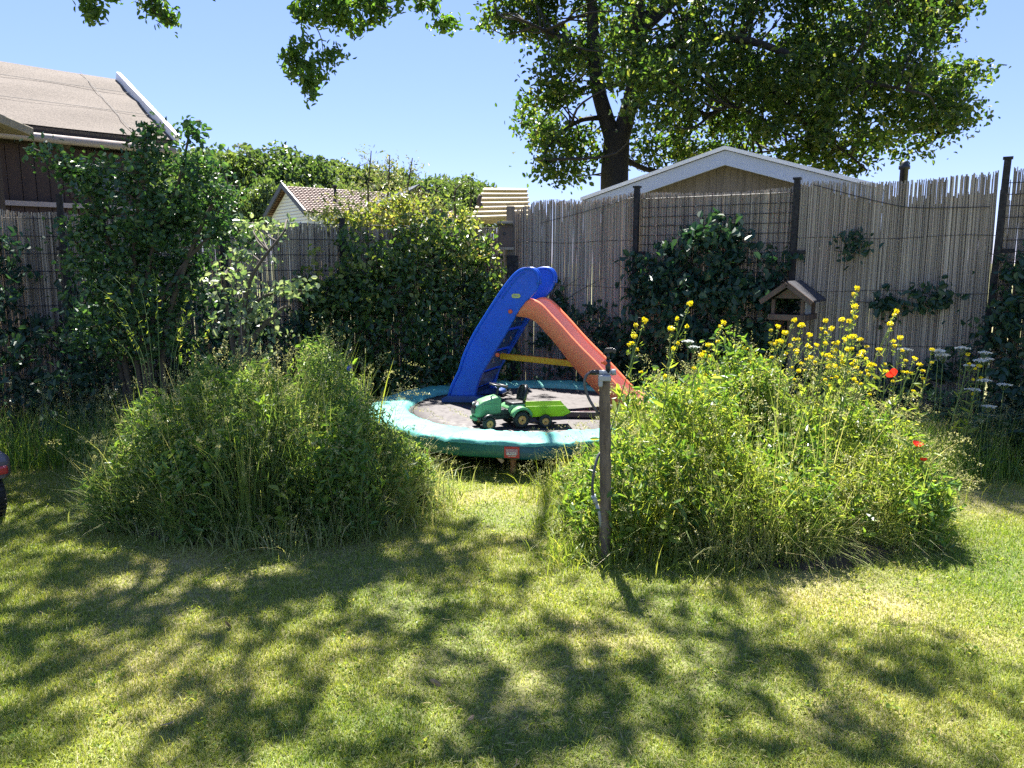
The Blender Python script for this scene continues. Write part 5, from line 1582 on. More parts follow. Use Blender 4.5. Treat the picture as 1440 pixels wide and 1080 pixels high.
def meadow(bed, mat, label, seed, nb=15000, nl=52000, seedm='seed'):
    global rng
    rng = np.random.default_rng(seed)
    # soil mound
    mb = MB(); V = [(bed.cx, bed.cy, .09)]; n = 40; F = []
    for k, (q, z) in enumerate(((.5, .085), (.85, .05), (1.02, -.01))):
        for i in range(n):
            t = i * 2 * PI / n; x = bed.rx * q * math.cos(t); y = bed.ry * q * math.sin(t); c, w = math.cos(bed.rot), math.sin(bed.rot)
            V.append((bed.cx + x * c - y * w, bed.cy + x * w + y * c, z + .012 * math.sin(5 * t + k)))
    F3 = [[0, 1 + i, 1 + (i + 1) % n] for i in range(n)]
    mb.add(V, [[1 + k * n + i, 1 + k * n + n + i, 1 + k * n + n + (i + 1) % n, 1 + k * n + (i + 1) % n] for k in range(2) for i in range(n)], 0, True)
    mb.F.append((np.array(F3), 0, True))
    tag(mb.build('soil', M['soil']), kind='structure')
    mb = MB()
    X, q, t = bed.pts(nb, .48); h = bed.top(X, q)
    out = X - np.array([bed.cx, bed.cy]); out = out / (np.linalg.norm(out, axis=1, keepdims=True) + .01)
    H = h * rng.uniform(.35, 1.12, nb)
    lean = out * (q ** 2)[:, None] * rng.uniform(.0, .26, (nb, 1)) + rng.normal(0, .12, (nb, 2))
    KM = {0: 0, 1: 3, 2: 0, 3: 0}
    for kk in range(4):
        e_ = bed.k == kk
        keepb = rng.uniform(size=nb) < (1.0, .9, .8, .45)[kk]; e_ = e_ & keepb
        blades(mb, np.c_[X, np.full(nb, .02)][e_], H[e_], lean[e_], rng.uniform(.003, (.0085, .006, .013, .010)[kk], e_.sum()), 4, KM[kk])
    # leafy herb volume
    X, q, t = bed.pts(nl // 10, .5); h = bed.top(X, q)
    z = h * (1 - rng.uniform(0, 1, len(X)) ** 1.7 * .9)
    C = np.c_[X, z]
    grp = np.where(rng.uniform(size=len(X)) < .5, 1.0, 1.9)
    for sc_, L, W, k in ((1, .026, .010, 12), (2, .050, .020, 7), (3, .040, .006, 10)):
        kb = bed.k
        wsel = np.array([(.7, .5, .5, .6), (.10, .05, .25, .85), (.5, .5, .5, .1)][sc_ - 1])[kb]
        sel = C[rng.uniform(size=len(C)) < wsel]; kb = None
        m = rng.normal(size=(len(sel), k, 3)) * (.026, .04, .035)[sc_ - 1]
        pp = (sel[:, None, :] + m).reshape(-1, 3); pp[:, 2] = np.maximum(pp[:, 2], .02)
        leaves(mb, pp, L, W, dirs=np.tile([0, 0, .5], (len(pp), 1)), up=.6, jit=.5, mat=(0, 4, 0)[sc_ - 1])
    # fluffy panicles
    np_ = 520
    X, q, t = bed.pts(np_, .5); h = bed.top(X, q)
    Hh = h * rng.uniform(.75, 1.25, np_)
    out = X - np.array([bed.cx, bed.cy]); out = out / (np.linalg.norm(out, axis=1, keepdims=True) + .01)
    lean = out * (q ** 2)[:, None] * rng.uniform(.0, .22, (np_, 1)) + rng.normal(0, .11, (np_, 2))
    blades(mb, np.c_[X, np.full(np_, .02)], Hh, lean, .0028, 5, 1)
    tip = np.c_[X + lean, .02 + Hh - .45 * np.linalg.norm(lean, axis=1)]
    k = 26
    f = rng.uniform(0, 1, (np_, k, 1))
    root = np.c_[X + lean * .62, .02 + Hh * .80]
    pp = tip[:, None, :] * f + root[:, None, :] * (1 - f) + rng.normal(size=(np_, k, 3)) * .012 * (1.2 - f)
    tris(mb, pp.reshape(-1, 3), .011, .0035, np.tile([0, 0, .6], (np_ * k, 1)), 1.0, 1)
    # loose tall stalks standing above the mass
    n2 = 650
    X, q, t = bed.pts(n2, .42); h = bed.H(X) * (1 - .35 * q ** 4) * rng.uniform(.8, 1.0, n2)
    Hh = h * rng.uniform(1.0, 1.42, n2)
    out = X - np.array([bed.cx, bed.cy]); out = out / (np.linalg.norm(out, axis=1, keepdims=True) + .01)
    lean = out * q[:, None] * rng.uniform(.0, .30, (n2, 1)) + rng.normal(0, .13, (n2, 2))
    half_ = n2 // 2
    blades(mb, np.c_[X, np.full(n2, .02)][:half_], Hh[:half_] * .95, lean[:half_], rng.uniform(.004, .010, half_), 5, 3)
    X, Hh, lean = X[half_:], Hh[half_:], lean[half_:]; n2 = len(X)
    blades(mb, np.c_[X, np.full(n2, .02)], Hh, lean, .0032, 5, 1)
    tip = np.c_[X + lean, .02 + Hh - .45 * np.linalg.norm(lean, axis=1)]; root = np.c_[X + lean * .66, .02 + Hh * .84]
    f = rng.uniform(0, 1, (n2, 34, 1))
    pp = tip[:, None, :] * f + root[:, None, :] * (1 - f) + rng.normal(size=(n2, 34, 3)) * .012 * (1.3 - f)
    tris(mb, pp.reshape(-1, 3), .013, .005, np.tile([0, 0, .6], (n2 * 34, 1)), 1.0, 1)
    # thick yellowish seed clusters and knots of bigger leaves
    X, q, t = bed.pts(46, .35); h = bed.top(X, q)
    zz = h * rng.uniform(.55, 1.05, len(X))
    for x_, z_ in zip(X, zz):
        a_ = rng.normal(0, .06, (60, 3)) * np.array([1, 1, .8]); tris(mb, np.r_[x_, z_] + a_, .013, .008, np.tile([0, 0, .4], (60, 1)), 1.0, 1)
    X, q, t = bed.pts(90, .4); h = bed.top(X, q); zz = h * rng.uniform(.3, 1.05, len(X))
    for x_, z_ in zip(X, zz):
        a_ = rng.normal(0, .05, (16, 3)); leaves(mb, np.r_[x_, z_] + a_, rng.uniform(.05, .09), rng.uniform(.018, .04), up=1.0, mat=4)
    # straw
    X, q, t = bed.pts(500, .35)
    lean = rng.normal(0, .22, (500, 2)); blades(mb, np.c_[X, np.full(500, .01)], rng.uniform(.1, .6, 500), lean, .004, 4, 2)
    return tag(mb.build('meadow_growth', [M[mat], M['seed'], M['straw'], M['meadow_pale'], M['meadow_herb']]), label, 'wild plants', kind='stuff')
meadow(bedR, 'meadow', 'bright sunlit tangle of wild grasses and herbs filling the right flower bed', 21)
meadow(bedL, 'meadow_dark', 'blue green tangle of tall wild grasses filling the left flower bed', 22)
rng = np.random.default_rng(99)

# ragged tufts around the beds' feet, left end of right bed, and under the trampoline edge
def tufts(name, label, cat, centers, n, H, lean, w, mat, r=.12, kind='stuff'):
    mb = MB()
    for (c, hs_) in centers:
        p = np.c_[rng.normal(c[0], r, n), rng.normal(c[1], r * .7, n), np.zeros(n)]
        blades(mb, p, rng.uniform(.4, 1.15, n) * H * hs_, rng.normal(0, lean, (n, 2)), w, 4, 0)
        np_ = max(3, n // 9)
        p = np.c_[rng.normal(c[0], r, np_), rng.normal(c[1], r * .7, np_), np.zeros(np_)]
        ln_ = rng.normal(0, lean * 1.2, (np_, 2)); hh = rng.uniform(.9, 1.5, np_) * H * hs_
        blades(mb, p, hh, ln_, .0025, 4, 1)
        tip = np.c_[p[:, :2] + ln_, hh - .45 * np.linalg.norm(ln_, axis=1)]; rt = np.c_[p[:, :2] + ln_ * .6, hh * .78]
        f = rng.uniform(0, 1, (np_, 18, 1))
        pp = tip[:, None] * f + rt[:, None] * (1 - f) + rng.normal(size=(np_, 18, 3)) * .007
        tris(mb, pp.reshape(-1, 3), .011, .0035, None, 1, 1)
    return tag(mb.build(name, [M[mat], M['seed']]), label, cat, kind=kind)
cs = []
for px, py, hs_ in [(790, 745, .8), (800, 780, .7), (820, 790, .7), (785, 700, 1), (800, 680, 1.1), (810, 720, 1.1), (830, 760, .9), (880, 790, .6), (920, 790, .7), (960, 796, .7), (1010, 795, .6), (1060, 790, .6), (1110, 785, .6), (1160, 776, .6), (1200, 765, .6), (1240, 745, .7), (1280, 725, .7), (1300, 700, .8), (1320, 680, .8), (1330, 660, .8), (900, 760, .9), (815, 655, 1), (850, 645, 1)]:
    g = G(px, py); cs.append((g, hs_))
tufts('bed_edge_grass', 'fringe of uncut grass tufts round the foot of the right flower bed', 'grass tufts', cs, 120, .27, .09, .007, 'meadow')
cs = []
for px, py, hs_ in [(150, 700, .9), (170, 725, .8), (210, 745, .7), (260, 757, .7), (310, 765, .6), (360, 768, .8), (420, 768, .8), (470, 760, .8), (520, 750, .7), (570, 735, .8), (600, 710, .9), (605, 690, .8), (600, 670, .8), (590, 655, 1), (140, 670, 1), (130, 640, 1)]:
    cs.append((G(px, py), hs_))
tufts('bed_edge_grass', 'fringe of uncut grass tufts round the foot of the left flower bed', 'grass tufts', cs, 130, .30, .10, .008, 'meadow_pale')
cs = []
for k in range(34):
    t = R(195 + k * 150 / 34); cs.append(((TC.x + (R_O - .05) * math.cos(t), TC.y + (R_O - .05) * math.sin(t)), rng.uniform(.4, 1.0)))
tufts('trampoline_edge_grass', 'unmown grass tufts growing under the trampoline rim', 'grass tufts', cs, 60, .15, .07, .004, 'meadow', .09)
cs = [(( 4.2 + rng.uniform(-1.2, .8), 5.9 + rng.uniform(-.3, .5)), rng.uniform(.7, 1.4)) for k in range(46)] + [((-3.6 + rng.uniform(-1.3, .8), 6.3 + rng.uniform(-.4, .7)), rng.uniform(.7, 1.5)) for k in range(50)]
tufts('shade_undergrowth', 'dark unmown undergrowth along the feet of both fences', 'undergrowth', cs, 130, .36, .12, .006, 'meadow_herb', .2)

# broad leaved plants
def herb(name, label, cat, x, y, h, nl, L, W, mat, group=None, r=.12):
    e = empty(name, (x, y, 0)); tag(e, label, cat, group)
    mb = MB(); tm = MB()
    for k in range(max(3, nl // 14)):
        b = np.array([x, y, 0]) + np.r_[rng.normal(0, r * .4, 2), 0]; tp_ = b + np.r_[rng.normal(0, r, 2), h * rng.uniform(.6, 1.05)]
        p = limb(tm, [Vector(b), Vector((b + tp_) / 2 + np.r_[rng.normal(0, .02, 2), 0]), Vector(tp_)], .004, .0015, 5, 5)
        idx = rng.integers(2, len(p), 14)
        dd = unit(np.c_[rng.normal(size=(14, 2)), rng.uniform(-.1, .5, 14)])
        leaves(mb, p[idx] + dd * L * .5, L, W, dirs=dd * 3, up=1.2, jit=.35, curl=.25)
    mb.build('foliage', M[mat], e); tm.build('stems', M['stem'], e)
    return e
q = G(905, 790); 
for i, (px, py, h, lab) in enumerate([(905, 785, .34, 'nettle-like leafy plant just right of the sprinkler stake, at the bed corner'), (955, 788, .30, 'broad leaved weed at the front foot of the right bed, right of the nettle-like plant'), (1150, 770, .34, 'broad leaved weed at the front foot of the right bed, below its middle'), (865, 750, .42, 'leafy plant behind the sprinkler stake with pale green leaves'), (1000, 770, .42, 'dark green leafy plant in the lower middle of the right bed')]):
    g = G(px, py); herb('leafy_weed', lab, 'plant', g.x, g.y, h, 70, .060, .038, 'meadow', 'leafy weeds in the right bed')
for i, (px, py, h, lab) in enumerate([(165, 715, .62, 'pale leaved plant at the left end of the left bed'), (400, 765, .34, 'small leaved weed at the front foot of the left bed'), (440, 762, .40, 'taller weed at the front foot of the left bed, nearest its centre')]):
    g = G(px, py); herb('leafy_weed', lab, 'plant', g.x, g.y, h, 70, .055, .035, 'meadow', 'leafy weeds in the left bed')
# tall reed-like iris leaves in left bed
def iris(px, py, Y, n, h, label):
    p = P(px, py, Y); e = empty('iris_clump', (p.x, Y, 0)); tag(e, label, 'plant', 'blade leaved clumps in the left bed')
    mb = MB()
    for k in range(n):
        b = Vector((p.x + rng.normal(0, .05), Y + rng.normal(0, .04), 0)); hh = p.z * rng.uniform(.75, 1.0)
        blades(mb, [tuple(b)], [hh], np.array([[rng.normal(0.02, .06), rng.normal(0, .04)]]), .020, 5)
    mb.build('leaf_blades', M['meadow'], e)
iris(193, 520, 4.9, 9, .8, 'upright bright green blade leaved clump at the left end of the left bed')
iris(505, 480, 5.3, 8, .8, 'thin blade leaved clump rising at the right side of the left bed')
iris(345, 560, 4.3, 7, .5, 'low blade leaved clump in the front middle of the left bed')
# wispy radish like stems in front of tall shrub
wp_ = empty('wispy_plant', (P(240, 450, 5.6).x, 5.6, 0)); tag(wp_, 'wispy arching seed stalks rising at the back left of the left bed', 'plant')
mb = MB(); mbl = MB()
for (x, y, bx) in [(130, 400, 200), (160, 390, 210), (185, 385, 215), (215, 378, 225), (280, 400, 240), (272, 430, 245), (118, 440, 190), (295, 455, 250), (150, 430, 205)]:
    tp_ = P(x, y, 5.6 + rng.uniform(-.2, .2)); md_ = P((x + bx * 1.2) / 2.2, y + 35, 5.6); b = P(bx, 520, 5.6)
    tube(mb, bez([Vector((b.x, 5.6, 0)), b, md_, tp_], 6), np.linspace(.0028, .0016, 19), 5)
    pp = np.array(bez([b, md_, tp_], 8)); pp = pp[rng.integers(3, len(pp), 26)] + rng.normal(0, .018, (26, 3)); leaves(mbl, pp, .035, .007, up=.5)
mb.build('stems', M['stem'], wp_); mbl.build('foliage', M['meadow'], wp_)

# black garden stake in the left bed
sk = empty('garden_stake', (P(343, 500, 4.75).x, 4.75, 0)); tag(sk, 'thin black metal rod sticking up from the left flower bed', 'stake')
mb = MB(); a_, b_ = P(338, 452, 4.75), P(345, 560, 4.75); tube(mb, [Vector((b_.x + .01, 4.75, -.05)), b_, a_], .0045, 8)
mb.build('rod', M['black_metal'], sk)
mb = MB(); tube(mb, bez([a_, a_ + Vector((.012, 0, .02)), a_ + Vector((.03, 0, .012)), a_ + Vector((.034, 0, -.01))], 4), .0035, 6); mb.build('hook', M['black_metal'], sk)

# ---- mustard plants with yellow heads
def mustard(kind, seed):
    global rng
    keep = rng; rng = np.random.default_rng(seed)
    e = empty('mustard_plant', (0, 0, 0))
    tm = MB(); fl = MB(); lv = MB()
    p = limb(tm, [Vector((0, 0, 0)), Vector((.012, .0, .22)), Vector((-.006, .008, .44)), Vector((0, 0, .68))], .0042, .0018, 5, 6)
    heads = [(np.array([0, 0, .69]), 1.0)]
    for k in range(3 if kind else 2):
        z = rng.uniform(.40, .58); t = rng.uniform(0, 2 * PI); tp_ = np.array([.055 * math.cos(t), .055 * math.sin(t), z + rng.uniform(.06, .12)])
        tube(tm, bez([(0, 0, z - .03), tp_ * np.array([.6, .6, .97]), tp_], 4), .0014, 4); heads.append((tp_, rng.uniform(.5, .75)))
    for c, s in heads:
        pts = c + inball(int(38 * s)) * np.array([.017, .017, .012]) * s + np.array([0, 0, .004])
        fl = MB(); leaves(fl, pts, .012, .010, up=1.5, jit=.3, curl=.05); fl.build('flower_head', M['yellow'], e, world=False)
        pts = c - np.array([0, 0, .03]) + inball(10) * np.array([.012, .012, .02]); leaves(lv, pts, .014, .004, up=0)
    for z in rng.uniform(.08, .6, 18):
        t = rng.uniform(0, 2 * PI); d = np.array([math.cos(t), math.sin(t), rng.uniform(.3, 1)])
        big = z < .4
        leaves(lv, [np.array([0, 0, z]) + d * (.02 if not big else .03)], .045 if not big else .07, .006 if not big else .018, dirs=np.array([d * 4]), up=.4)
    tm.build('stem', M['stem'], e, world=False); lv.build('foliage', M['meadow'], e, world=False)
    rng = keep
    return e
heads = [(906, 449), (892, 471), (970, 425), (944, 460), (1017, 452), (996, 483), (986, 497), (1048, 487), (1094, 457), (1104, 466), (1117, 448), (1127, 455), (1138, 469), (1161, 449), (1169, 460), (1184, 447), (1205, 404), (1202, 429), (1195, 450), (1198, 471), (1188, 476), (1210, 475), (1177, 480), (1252, 453), (1260, 436), (1266, 473), (1236, 489), (1311, 489), (1286, 502), (1293, 510), (1361, 496), (1377, 512), (1148, 483), (1159, 497), (1184, 499), (1204, 505), (1098, 478), (1172, 492), (1192, 489), (1213, 492), (1140, 500), (1225, 510), (1075, 505), (1120, 490), (1173, 512), (1245, 520)]
special = {0: 'yellow flowering stem standing apart just right of the sprinkler stake', 2: 'tallest yellow flowering stem at the left end of the right bed, before the ivy', 4: 'lone yellow flowering stem in front of the ivy, third from the left of the bed',
           16: 'tallest yellow flowering stem of all, right of the bird feeder', 24: 'tall yellow flowering stem before the reed panel, right of the densest yellow cluster', 27: 'yellow flowering stem leaning out just above the uppermost red poppy', 30: 'yellow flowering stem among the shaded plants below the far right black post'}
mp = [mustard(0, 31), mustard(1, 32), mustard(1, 33), mustard(0, 34)]
first = [True] * 4
for i, (x, y) in enumerate(heads):
    Y = 4.55 + (i * 0.37 % 1.0) if x < 1330 else 5.6
    if x < 1000: Y = 4.4 + .3 * (i % 3)
    tp_ = P(x, y + 3, Y)
    k = i % 4
    if first[k]: e = mp[k]; first[k] = False
    else: e = copy_tree(mp[k])
    e.scale = (1, 1, 1)
    s = max(.95, min(1.6, (tp_.z - .35) / .68)) if tp_.z > 1.0 else 1.0
    sc_ = s; tilt = rng.uniform(.02, .30); ta = rng.normal(0, .5)
    d = Vector((math.sin(tilt) * math.cos(ta), math.sin(tilt) * math.sin(ta), math.cos(tilt)))
    root = tp_ - d * (.69 * sc_)
    e.location = root; e.scale = (1.15, 1.15, sc_)
    e.rotation_euler = (Matrix.Rotation(0, 3, 'Z') @ d.to_track_quat('Z', 'Y').to_matrix()).to_euler()
    tag(e, special.get(i, 'thin green stem with a small yellow mustard flower head, above the right bed'), 'flower', 'yellow mustard flowers in the right bed')

# poppies
def poppy(px, py, Y, s, tilt, label):
    p = P(px, py, Y); e = empty('poppy', (p.x - .03, Y, .2)); tag(e, label, 'flower', 'red poppies in the right bed')
    tm = MB(); tube(tm, bez([(p.x - .05, Y, .2), (p.x - .02, Y, p.z - .12), (p.x, Y, p.z - .01)], 5), .0018, 5); tm.build('stem', M['stem'], e)
    rot = Euler(tilt).to_matrix()
    for k in range(4):
        t0 = k * PI / 2 + .3; V = []; F = []
        for a_i in range(6):
            for r_i in range(4):
                t = t0 + (a_i / 5 - .5) * 1.9; r = s * (.15 + .85 * r_i / 3) * (1 - .25 * abs(a_i / 5 - .5) * 2 * (r_i / 3)); z = s * .55 * (r_i / 3) ** 1.6 + (.05 * s if k % 2 else 0) + s * .06 * math.sin(a_i * 2.6 + k)
                v = rot @ Vector((r * math.cos(t), r * math.sin(t), z)); V.append(tuple(p + v))
        for a_i in range(5):
            for r_i in range(3):
                b = a_i * 4 + r_i; F.append([b, b + 1, b + 5, b + 4])
        mb = MB(); mb.add(V, F, 0, True); mb.build('petal', M['red'], e)
    mb = MB(); lathe(mb, [(.0001, 0), (s * .16, s * .05), (s * .2, s * .22), (.0001, s * .28)], frame(p) @ rot.to_4x4(), 10); mb.build('seed_capsule', M['black_plastic'], e)
poppy(1257, 528, 4.75, .042, (R(-50), R(-25), 0), 'largest red poppy, highest on the right side of the right bed')
poppy(1290, 627, 4.35, .034, (R(10), R(5), 0), 'flat open red poppy, upper one of the low pair in the right bed')
poppy(1299, 648, 4.3, .024, (R(-25), R(10), 0), 'smallest red poppy, lowest at the right end of the right bed')

# white umbels
def umbel():
    e = empty('white_umbel', (0, 0, 0)); tm = MB(); fl = MB()
    tube(tm, bez([(0, 0, 0), (.01, 0, .3), (0, 0, .62)], 5), np.linspace(.004, .002, 11), 5)
    for k in range(16):
        t = k * 2.4; r = .055 * math.sqrt((k + .5) / 16); c = np.array([r * math.cos(t), r * math.sin(t), .68 - r * .2])
        tube(tm, [(0, 0, .62), tuple(c)], .0009, 3); leaves(fl, c + inball(9) * np.array([.012, .012, .004]), .008, .007, up=3)
    lv = MB(); 
    for z in (.1, .2, .3, .42):
        pts = np.array([0, 0, z]) + rng.normal(0, .05, (40, 3)) * np.array([1, 1, .4]); leaves(lv, pts, .03, .009, up=.5)
    tm.build('stem', M['stem'], e, world=False); fl.build('flower_head', M['white_petal'], e, world=False); lv.build('foliage', M['ivy'], e, world=False)
    return e
um = umbel()
for i, (x, y, Y) in enumerate([(1320, 491, 5.9), (1353, 487, 6.0), (1385, 494, 6.2), (1365, 512, 5.9), (1388, 503, 6.2), (1385, 533, 5.8), (1369, 546, 5.7), (1412, 539, 5.9), (1391, 570, 5.6), (1272, 489, 5.8), (1327, 497, 5.9), (1378, 505, 6.0), (968, 478, 7.0), (975, 486, 7.0)]):
    e = um if i == 0 else copy_tree(um)
    tp_ = P(x, y, Y); e.location = (tp_.x, Y, tp_.z - .68 * max(.5, tp_.z / .68)); e.scale = (.95, .95, max(.5, tp_.z / .68)); e.rotation_euler = (0, 0, i * 1.1)
    tag(e, 'flat white umbel flower on a thin stem in the shade before the right fence', 'flower', 'white umbel flowers by the right fence')
# cornflower
c_ = P(491, 517, 5.2); cf = empty('cornflower', (c_.x, 5.2, 0)); tag(cf, 'tiny blue cornflower at the upper right of the left bed', 'flower')
mb = MB(); tube(mb, [(c_.x, 5.2, 0), tuple(c_)], .0018, 5); mb.build('stem', M['stem'], cf)
mb = MB(); leaves(mb, np.array(c_) + inball(26) * .016, .02, .010, up=1); mb.build('flower_head', M['blue_petal'], cf)

# ferns at far right
def fern(x, y, n, L, label, rz):
    e = empty('fern', (x, y, 0)); tag(e, label, 'fern', 'ferns by the right fence'); st_ = MB(); fr = MB()
    for k in range(n):
        t = rz + k * 2 * PI / n + rng.normal(0, .2); up_ = rng.uniform(.7, 1.1)
        pts = bez([(x, y, .02), (x + L * .3 * math.cos(t), y + L * .3 * math.sin(t), L * .6 * up_), (x + L * .75 * math.cos(t), y + L * .75 * math.sin(t), L * .75 * up_), (x + L * 1.1 * math.cos(t), y + L * 1.1 * math.sin(t), L * .6 * up_)], 8)
        tube(st_, pts, np.linspace(.004, .001, len(pts)), 4)
        d = np.gradient(pts, axis=0); d = unit(d); sd = unit(np.cross(d, [0, 0, 1.0])); 
        for i_ in range(3, len(pts)):
            w = .13 * (1 - i_ / len(pts)) + .02
            for s in (-1, 1):
                for f in (.0, .5):
                    b = pts[i_] + d[i_] * f * .03
                    leaves(fr, [b + sd[i_] * s * w * .5], w, .022, dirs=np.array([(sd[i_] * s + d[i_] * .35) * 9]), up=2.5, jit=.1, curl=.1)
    fr.build('frond', M['ivy'], e); st_.build('stems', M['stem'], e)
g = G(1428, 664)
fern(g.x + .1, g.y + .3, 9, .62, 'large dark fern at the right picture edge', .2)
fern(g.x + .55, g.y - .05, 8, .5, 'smaller fern partly cut by the right picture edge, nearest the lawn', .9)
# arching seed stalk lying over the lawn at the right bed's end
lw = empty('leaning_grass_stalk', G(1290, 672)); tag(lw, 'long pale grass stalk leaning over the lawn from the right end of the right bed', 'grass stalk')
mb = MB(); a_ = P(1285, 668, 4.5); pts = bez([Vector((a_.x - .25, 4.6, .25)), a_, P(1330, 671, 4.5), P(1378, 678, 4.5)], 6); tube(mb, pts, .002, 5); mb.build('stem', M['straw'], lw)
mb = MB(); f = rng.uniform(.72, 1, 90); pp = np.array([pts[int(v * (len(pts) - 1))] for v in f]) + rng.normal(0, .009, (90, 3)); tris(mb, pp, .013, .005, np.tile([1, 0, -.1], (90, 1)), .5); mb.build('seed_head', M['seed'], lw)

# logs edging the beds
for (px, py, L, r, a_, lab) in [(577, 702, .22, .05, 8, 'short grey weathered log edging the right end of the left bed'), (890, 783, .20, .035, 2, 'short grey log lying at the foot of the sprinkler stake'), (520, 742, .24, .045, 12, 'dark log half hidden under the front right of the left bed'), (1180, 768, .26, .045, 6, 'dark log half hidden under the front right of the right bed')]:
    g = G(px, py); e = empty('edging_log', (g.x, g.y, 0)); tag(e, lab, 'log')
    mb = MB(); d = Vector((math.cos(R(a_)), math.sin(R(a_)), 0)); c = Vector((g.x, g.y, r))
    pts = bez([c - d * L / 2, c + Vector((0, .005, .004)), c + d * L / 2], 5)
    tube(mb, pts, r + rng.uniform(-.003, .003, len(pts)), 14); mb.build('log_body', M['log'], e)
    mb = MB()
    for s in (-1, 1):
        mb = MB(); lathe(mb, [(r * .9, 0), (r * .5, .003), (.0001, .004)], frame(c + d * (s * L / 2)) @ (d * s).to_track_quat('Z', 'Y').to_matrix().to_4x4(), 14); mb.build('cut_end', M['log'], e)
g = G(555, 700); e = empty('wood_chunk', (g.x, g.y, .1)); tag(e, 'pale sunlit split piece of wood on the right end of the left bed', 'wood')
c = P(554, 686, g.y); mb = MB(); box(mb, tuple(c), (.10, .07, .03), (R(12), R(14), R(-10)), taper=.8); mb.build('split_wood', M['cut_wood'], e, bevel=.006)
# pale bark pieces under trampoline
for (a0, a1, lab) in [((693, 634), (708, 648), 'slanting pale brick piece propped under the trampoline rim, left of the label'), ((725, 633), (726, 645), 'upright pale brick piece under the trampoline rim, right below the label'), ((742, 633), (743, 638), 'smallest pale brick piece under the trampoline rim, right of the label')]:
    p0, p1 = P(*a0, 5.68), P(*a1, 5.66); e = empty('brick_piece', (p1.x, p1.y, 0)); tag(e, lab, 'brick')
    mb = MB(); beam(mb, p0, p1 + Vector((0, 0, -.01)), .03, .03); mb.build('brick_body', M['cut_wood'], e, bevel=.005)
# dead leaves on the lawn
DLF = [(234, 1014, 'curled brown dead leaf on the shaded lawn near the bottom left'), (323, 875, 'dark dead leaf on the lawn below the left bed'), (700, 838, 'orange brown dead leaf on the lawn below the gap between the beds'), (612, 962, 'dead leaf on the lawn in the lower middle, left one'), (662, 1008, 'dead leaf on the lawn in the lower middle, right one'), (723, 1073, 'dead leaf at the bottom edge of the picture'), (1320, 770, 'pale dead leaf on the lawn at the right end of the right bed')]
for (px, py, lab) in DLF:
    g = G(px, py, .026); mb = MB()
    leaves(mb, [np.array(g)], .042, .026, dirs=np.array([[rng.normal(), rng.normal() * .6, rng.normal() * .2]]) * 3, up=1.5, curl=.3, fold=-.25)
    tag(mb.build('dead_leaf', M['dead_leaf']), lab, 'leaf', 'dead leaves on the lawn')

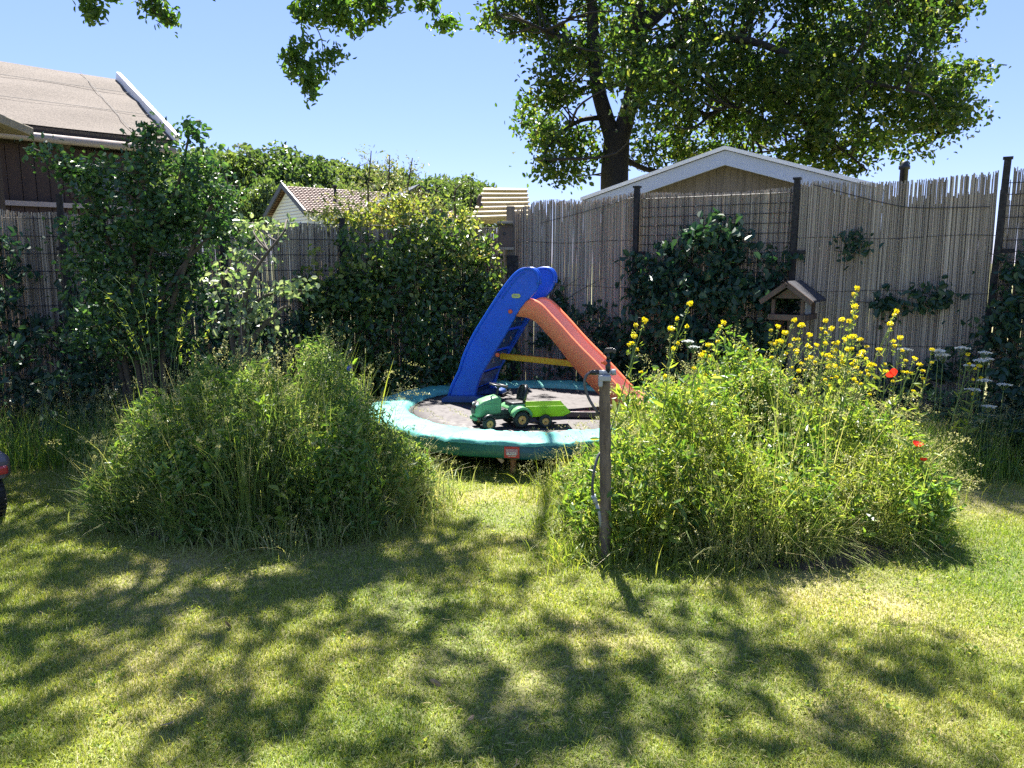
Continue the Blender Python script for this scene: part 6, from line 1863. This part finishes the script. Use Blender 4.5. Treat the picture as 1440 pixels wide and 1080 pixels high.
# ================================================================== LAWN
def lawn():
    mb = MB()
    N = 620000
    # sample by picture position so near blades are densest, limited to the lawn
    u = rng.uniform(0, 1, N); yv = 1.6 + (9.6 - 1.6) * u ** 1.55
    half = yv * .70 + .5
    xv = rng.uniform(-1, 1, N) * half
    keep = np.ones(N, bool)
    # fence lines
    for D, Nn in ((DL, NL), (DR, NR)):
        dd = (xv - C0.x) * Nn.x + (yv - C0.y) * Nn.y; keep &= dd > .1
    for b in (bedR, bedL):
        c, w = math.cos(-b.rot), math.sin(-b.rot); dx, dy = xv - b.cx, yv - b.cy
        X_, Y_ = dx * c - dy * w, dx * w + dy * c; keep &= (X_ / b.rx) ** 2 + (Y_ / b.ry) ** 2 > .8
    keep &= (xv - TC.x) ** 2 + (yv - TC.y) ** 2 > (R_O - .25) ** 2
    # worn patches: thinner
    pn = np.sin(xv * 2.1 + 1) * np.sin(yv * 2.7 + .5) + .6 * np.sin(xv * 5.3 + yv * 3.1) + .4 * np.sin(xv * 11 - yv * 9)
    keep &= rng.uniform(size=N) < np.clip(1.05 - .28 * np.clip(pn, 0, 2), .5, 1)
    xv, yv, pn = xv[keep], yv[keep], pn[keep]; n = len(xv)
    h = rng.uniform(.012, .034, n) * (1 - .18 * np.clip(pn, -1, 1.5)) * np.clip(.9 + .05 * yv, .9, 1.3)
    lean = rng.normal(0, .014, (n, 2))
    blades(mb, np.c_[xv, yv, np.zeros(n)], h, lean, .0022 + .0006 * yv * rng.uniform(.7, 1.3, n), 2, 0)
    print('lawn blades', n)
    # scattered taller sprigs
    k = 4000; yv = 1.7 + 5 * rng.uniform(0, 1, k) ** 1.3; xv = rng.uniform(-1, 1, k) * (yv * .7 + .3)
    kk = np.ones(k, bool)
    for b in (bedR, bedL): kk &= ((xv - b.cx) / b.rx) ** 2 + ((yv - b.cy) / b.ry) ** 2 > .9
    xv, yv = xv[kk], yv[kk]; k = len(xv)
    blades(mb, np.c_[xv, yv, np.zeros(k)], rng.uniform(.04, .085, k), rng.normal(0, .03, (k, 2)), .0035, 3, 0)
    # clover rosettes, dry clippings and tiny daisies between the blades
    k = 420; yv = 1.7 + 5 * rng.uniform(0, 1, k) ** 1.3; xv = rng.uniform(-1, 1, k) * (yv * .7 + .3)
    c = np.c_[xv, yv, np.full(k, .018)]; kk = np.ones(k, bool)
    for b in (bedR, bedL): kk &= ((xv - b.cx) / b.rx) ** 2 + ((yv - b.cy) / b.ry) ** 2 > 1
    c = c[kk]; m = rng.normal(size=(len(c), 16, 3)) * np.array([.028, .028, .004])
    leaves(mb, (c[:, None] + m).reshape(-1, 3), .016, .012, up=5, mat=1)
    k = 9000; yv = 1.7 + 5.5 * rng.uniform(0, 1, k) ** 1.3; xv = rng.uniform(-1, 1, k) * (yv * .7 + .3)
    kk = (np.sin(xv * 2.1 + 1) * np.sin(yv * 2.7 + .5) + .6 * np.sin(xv * 5.3 + yv * 3.1)) > rng.uniform(-1, .8, k)
    for b in (bedR, bedL): kk &= ((xv - b.cx) / b.rx) ** 2 + ((yv - b.cy) / b.ry) ** 2 > 1
    d_ = np.c_[rng.normal(size=(kk.sum(), 2)), rng.normal(0, .12, kk.sum())] * 3
    leaves(mb, np.c_[xv, yv, rng.uniform(.012, .03, k)][kk], .03, .003, dirs=d_, up=2, mat=2)
    return tag(mb.build('lawn', [M['lawn_blade'], M['meadow'], M['straw']]), 'short mown lawn with green and straw coloured patches', 'lawn', kind='stuff')
lawn()
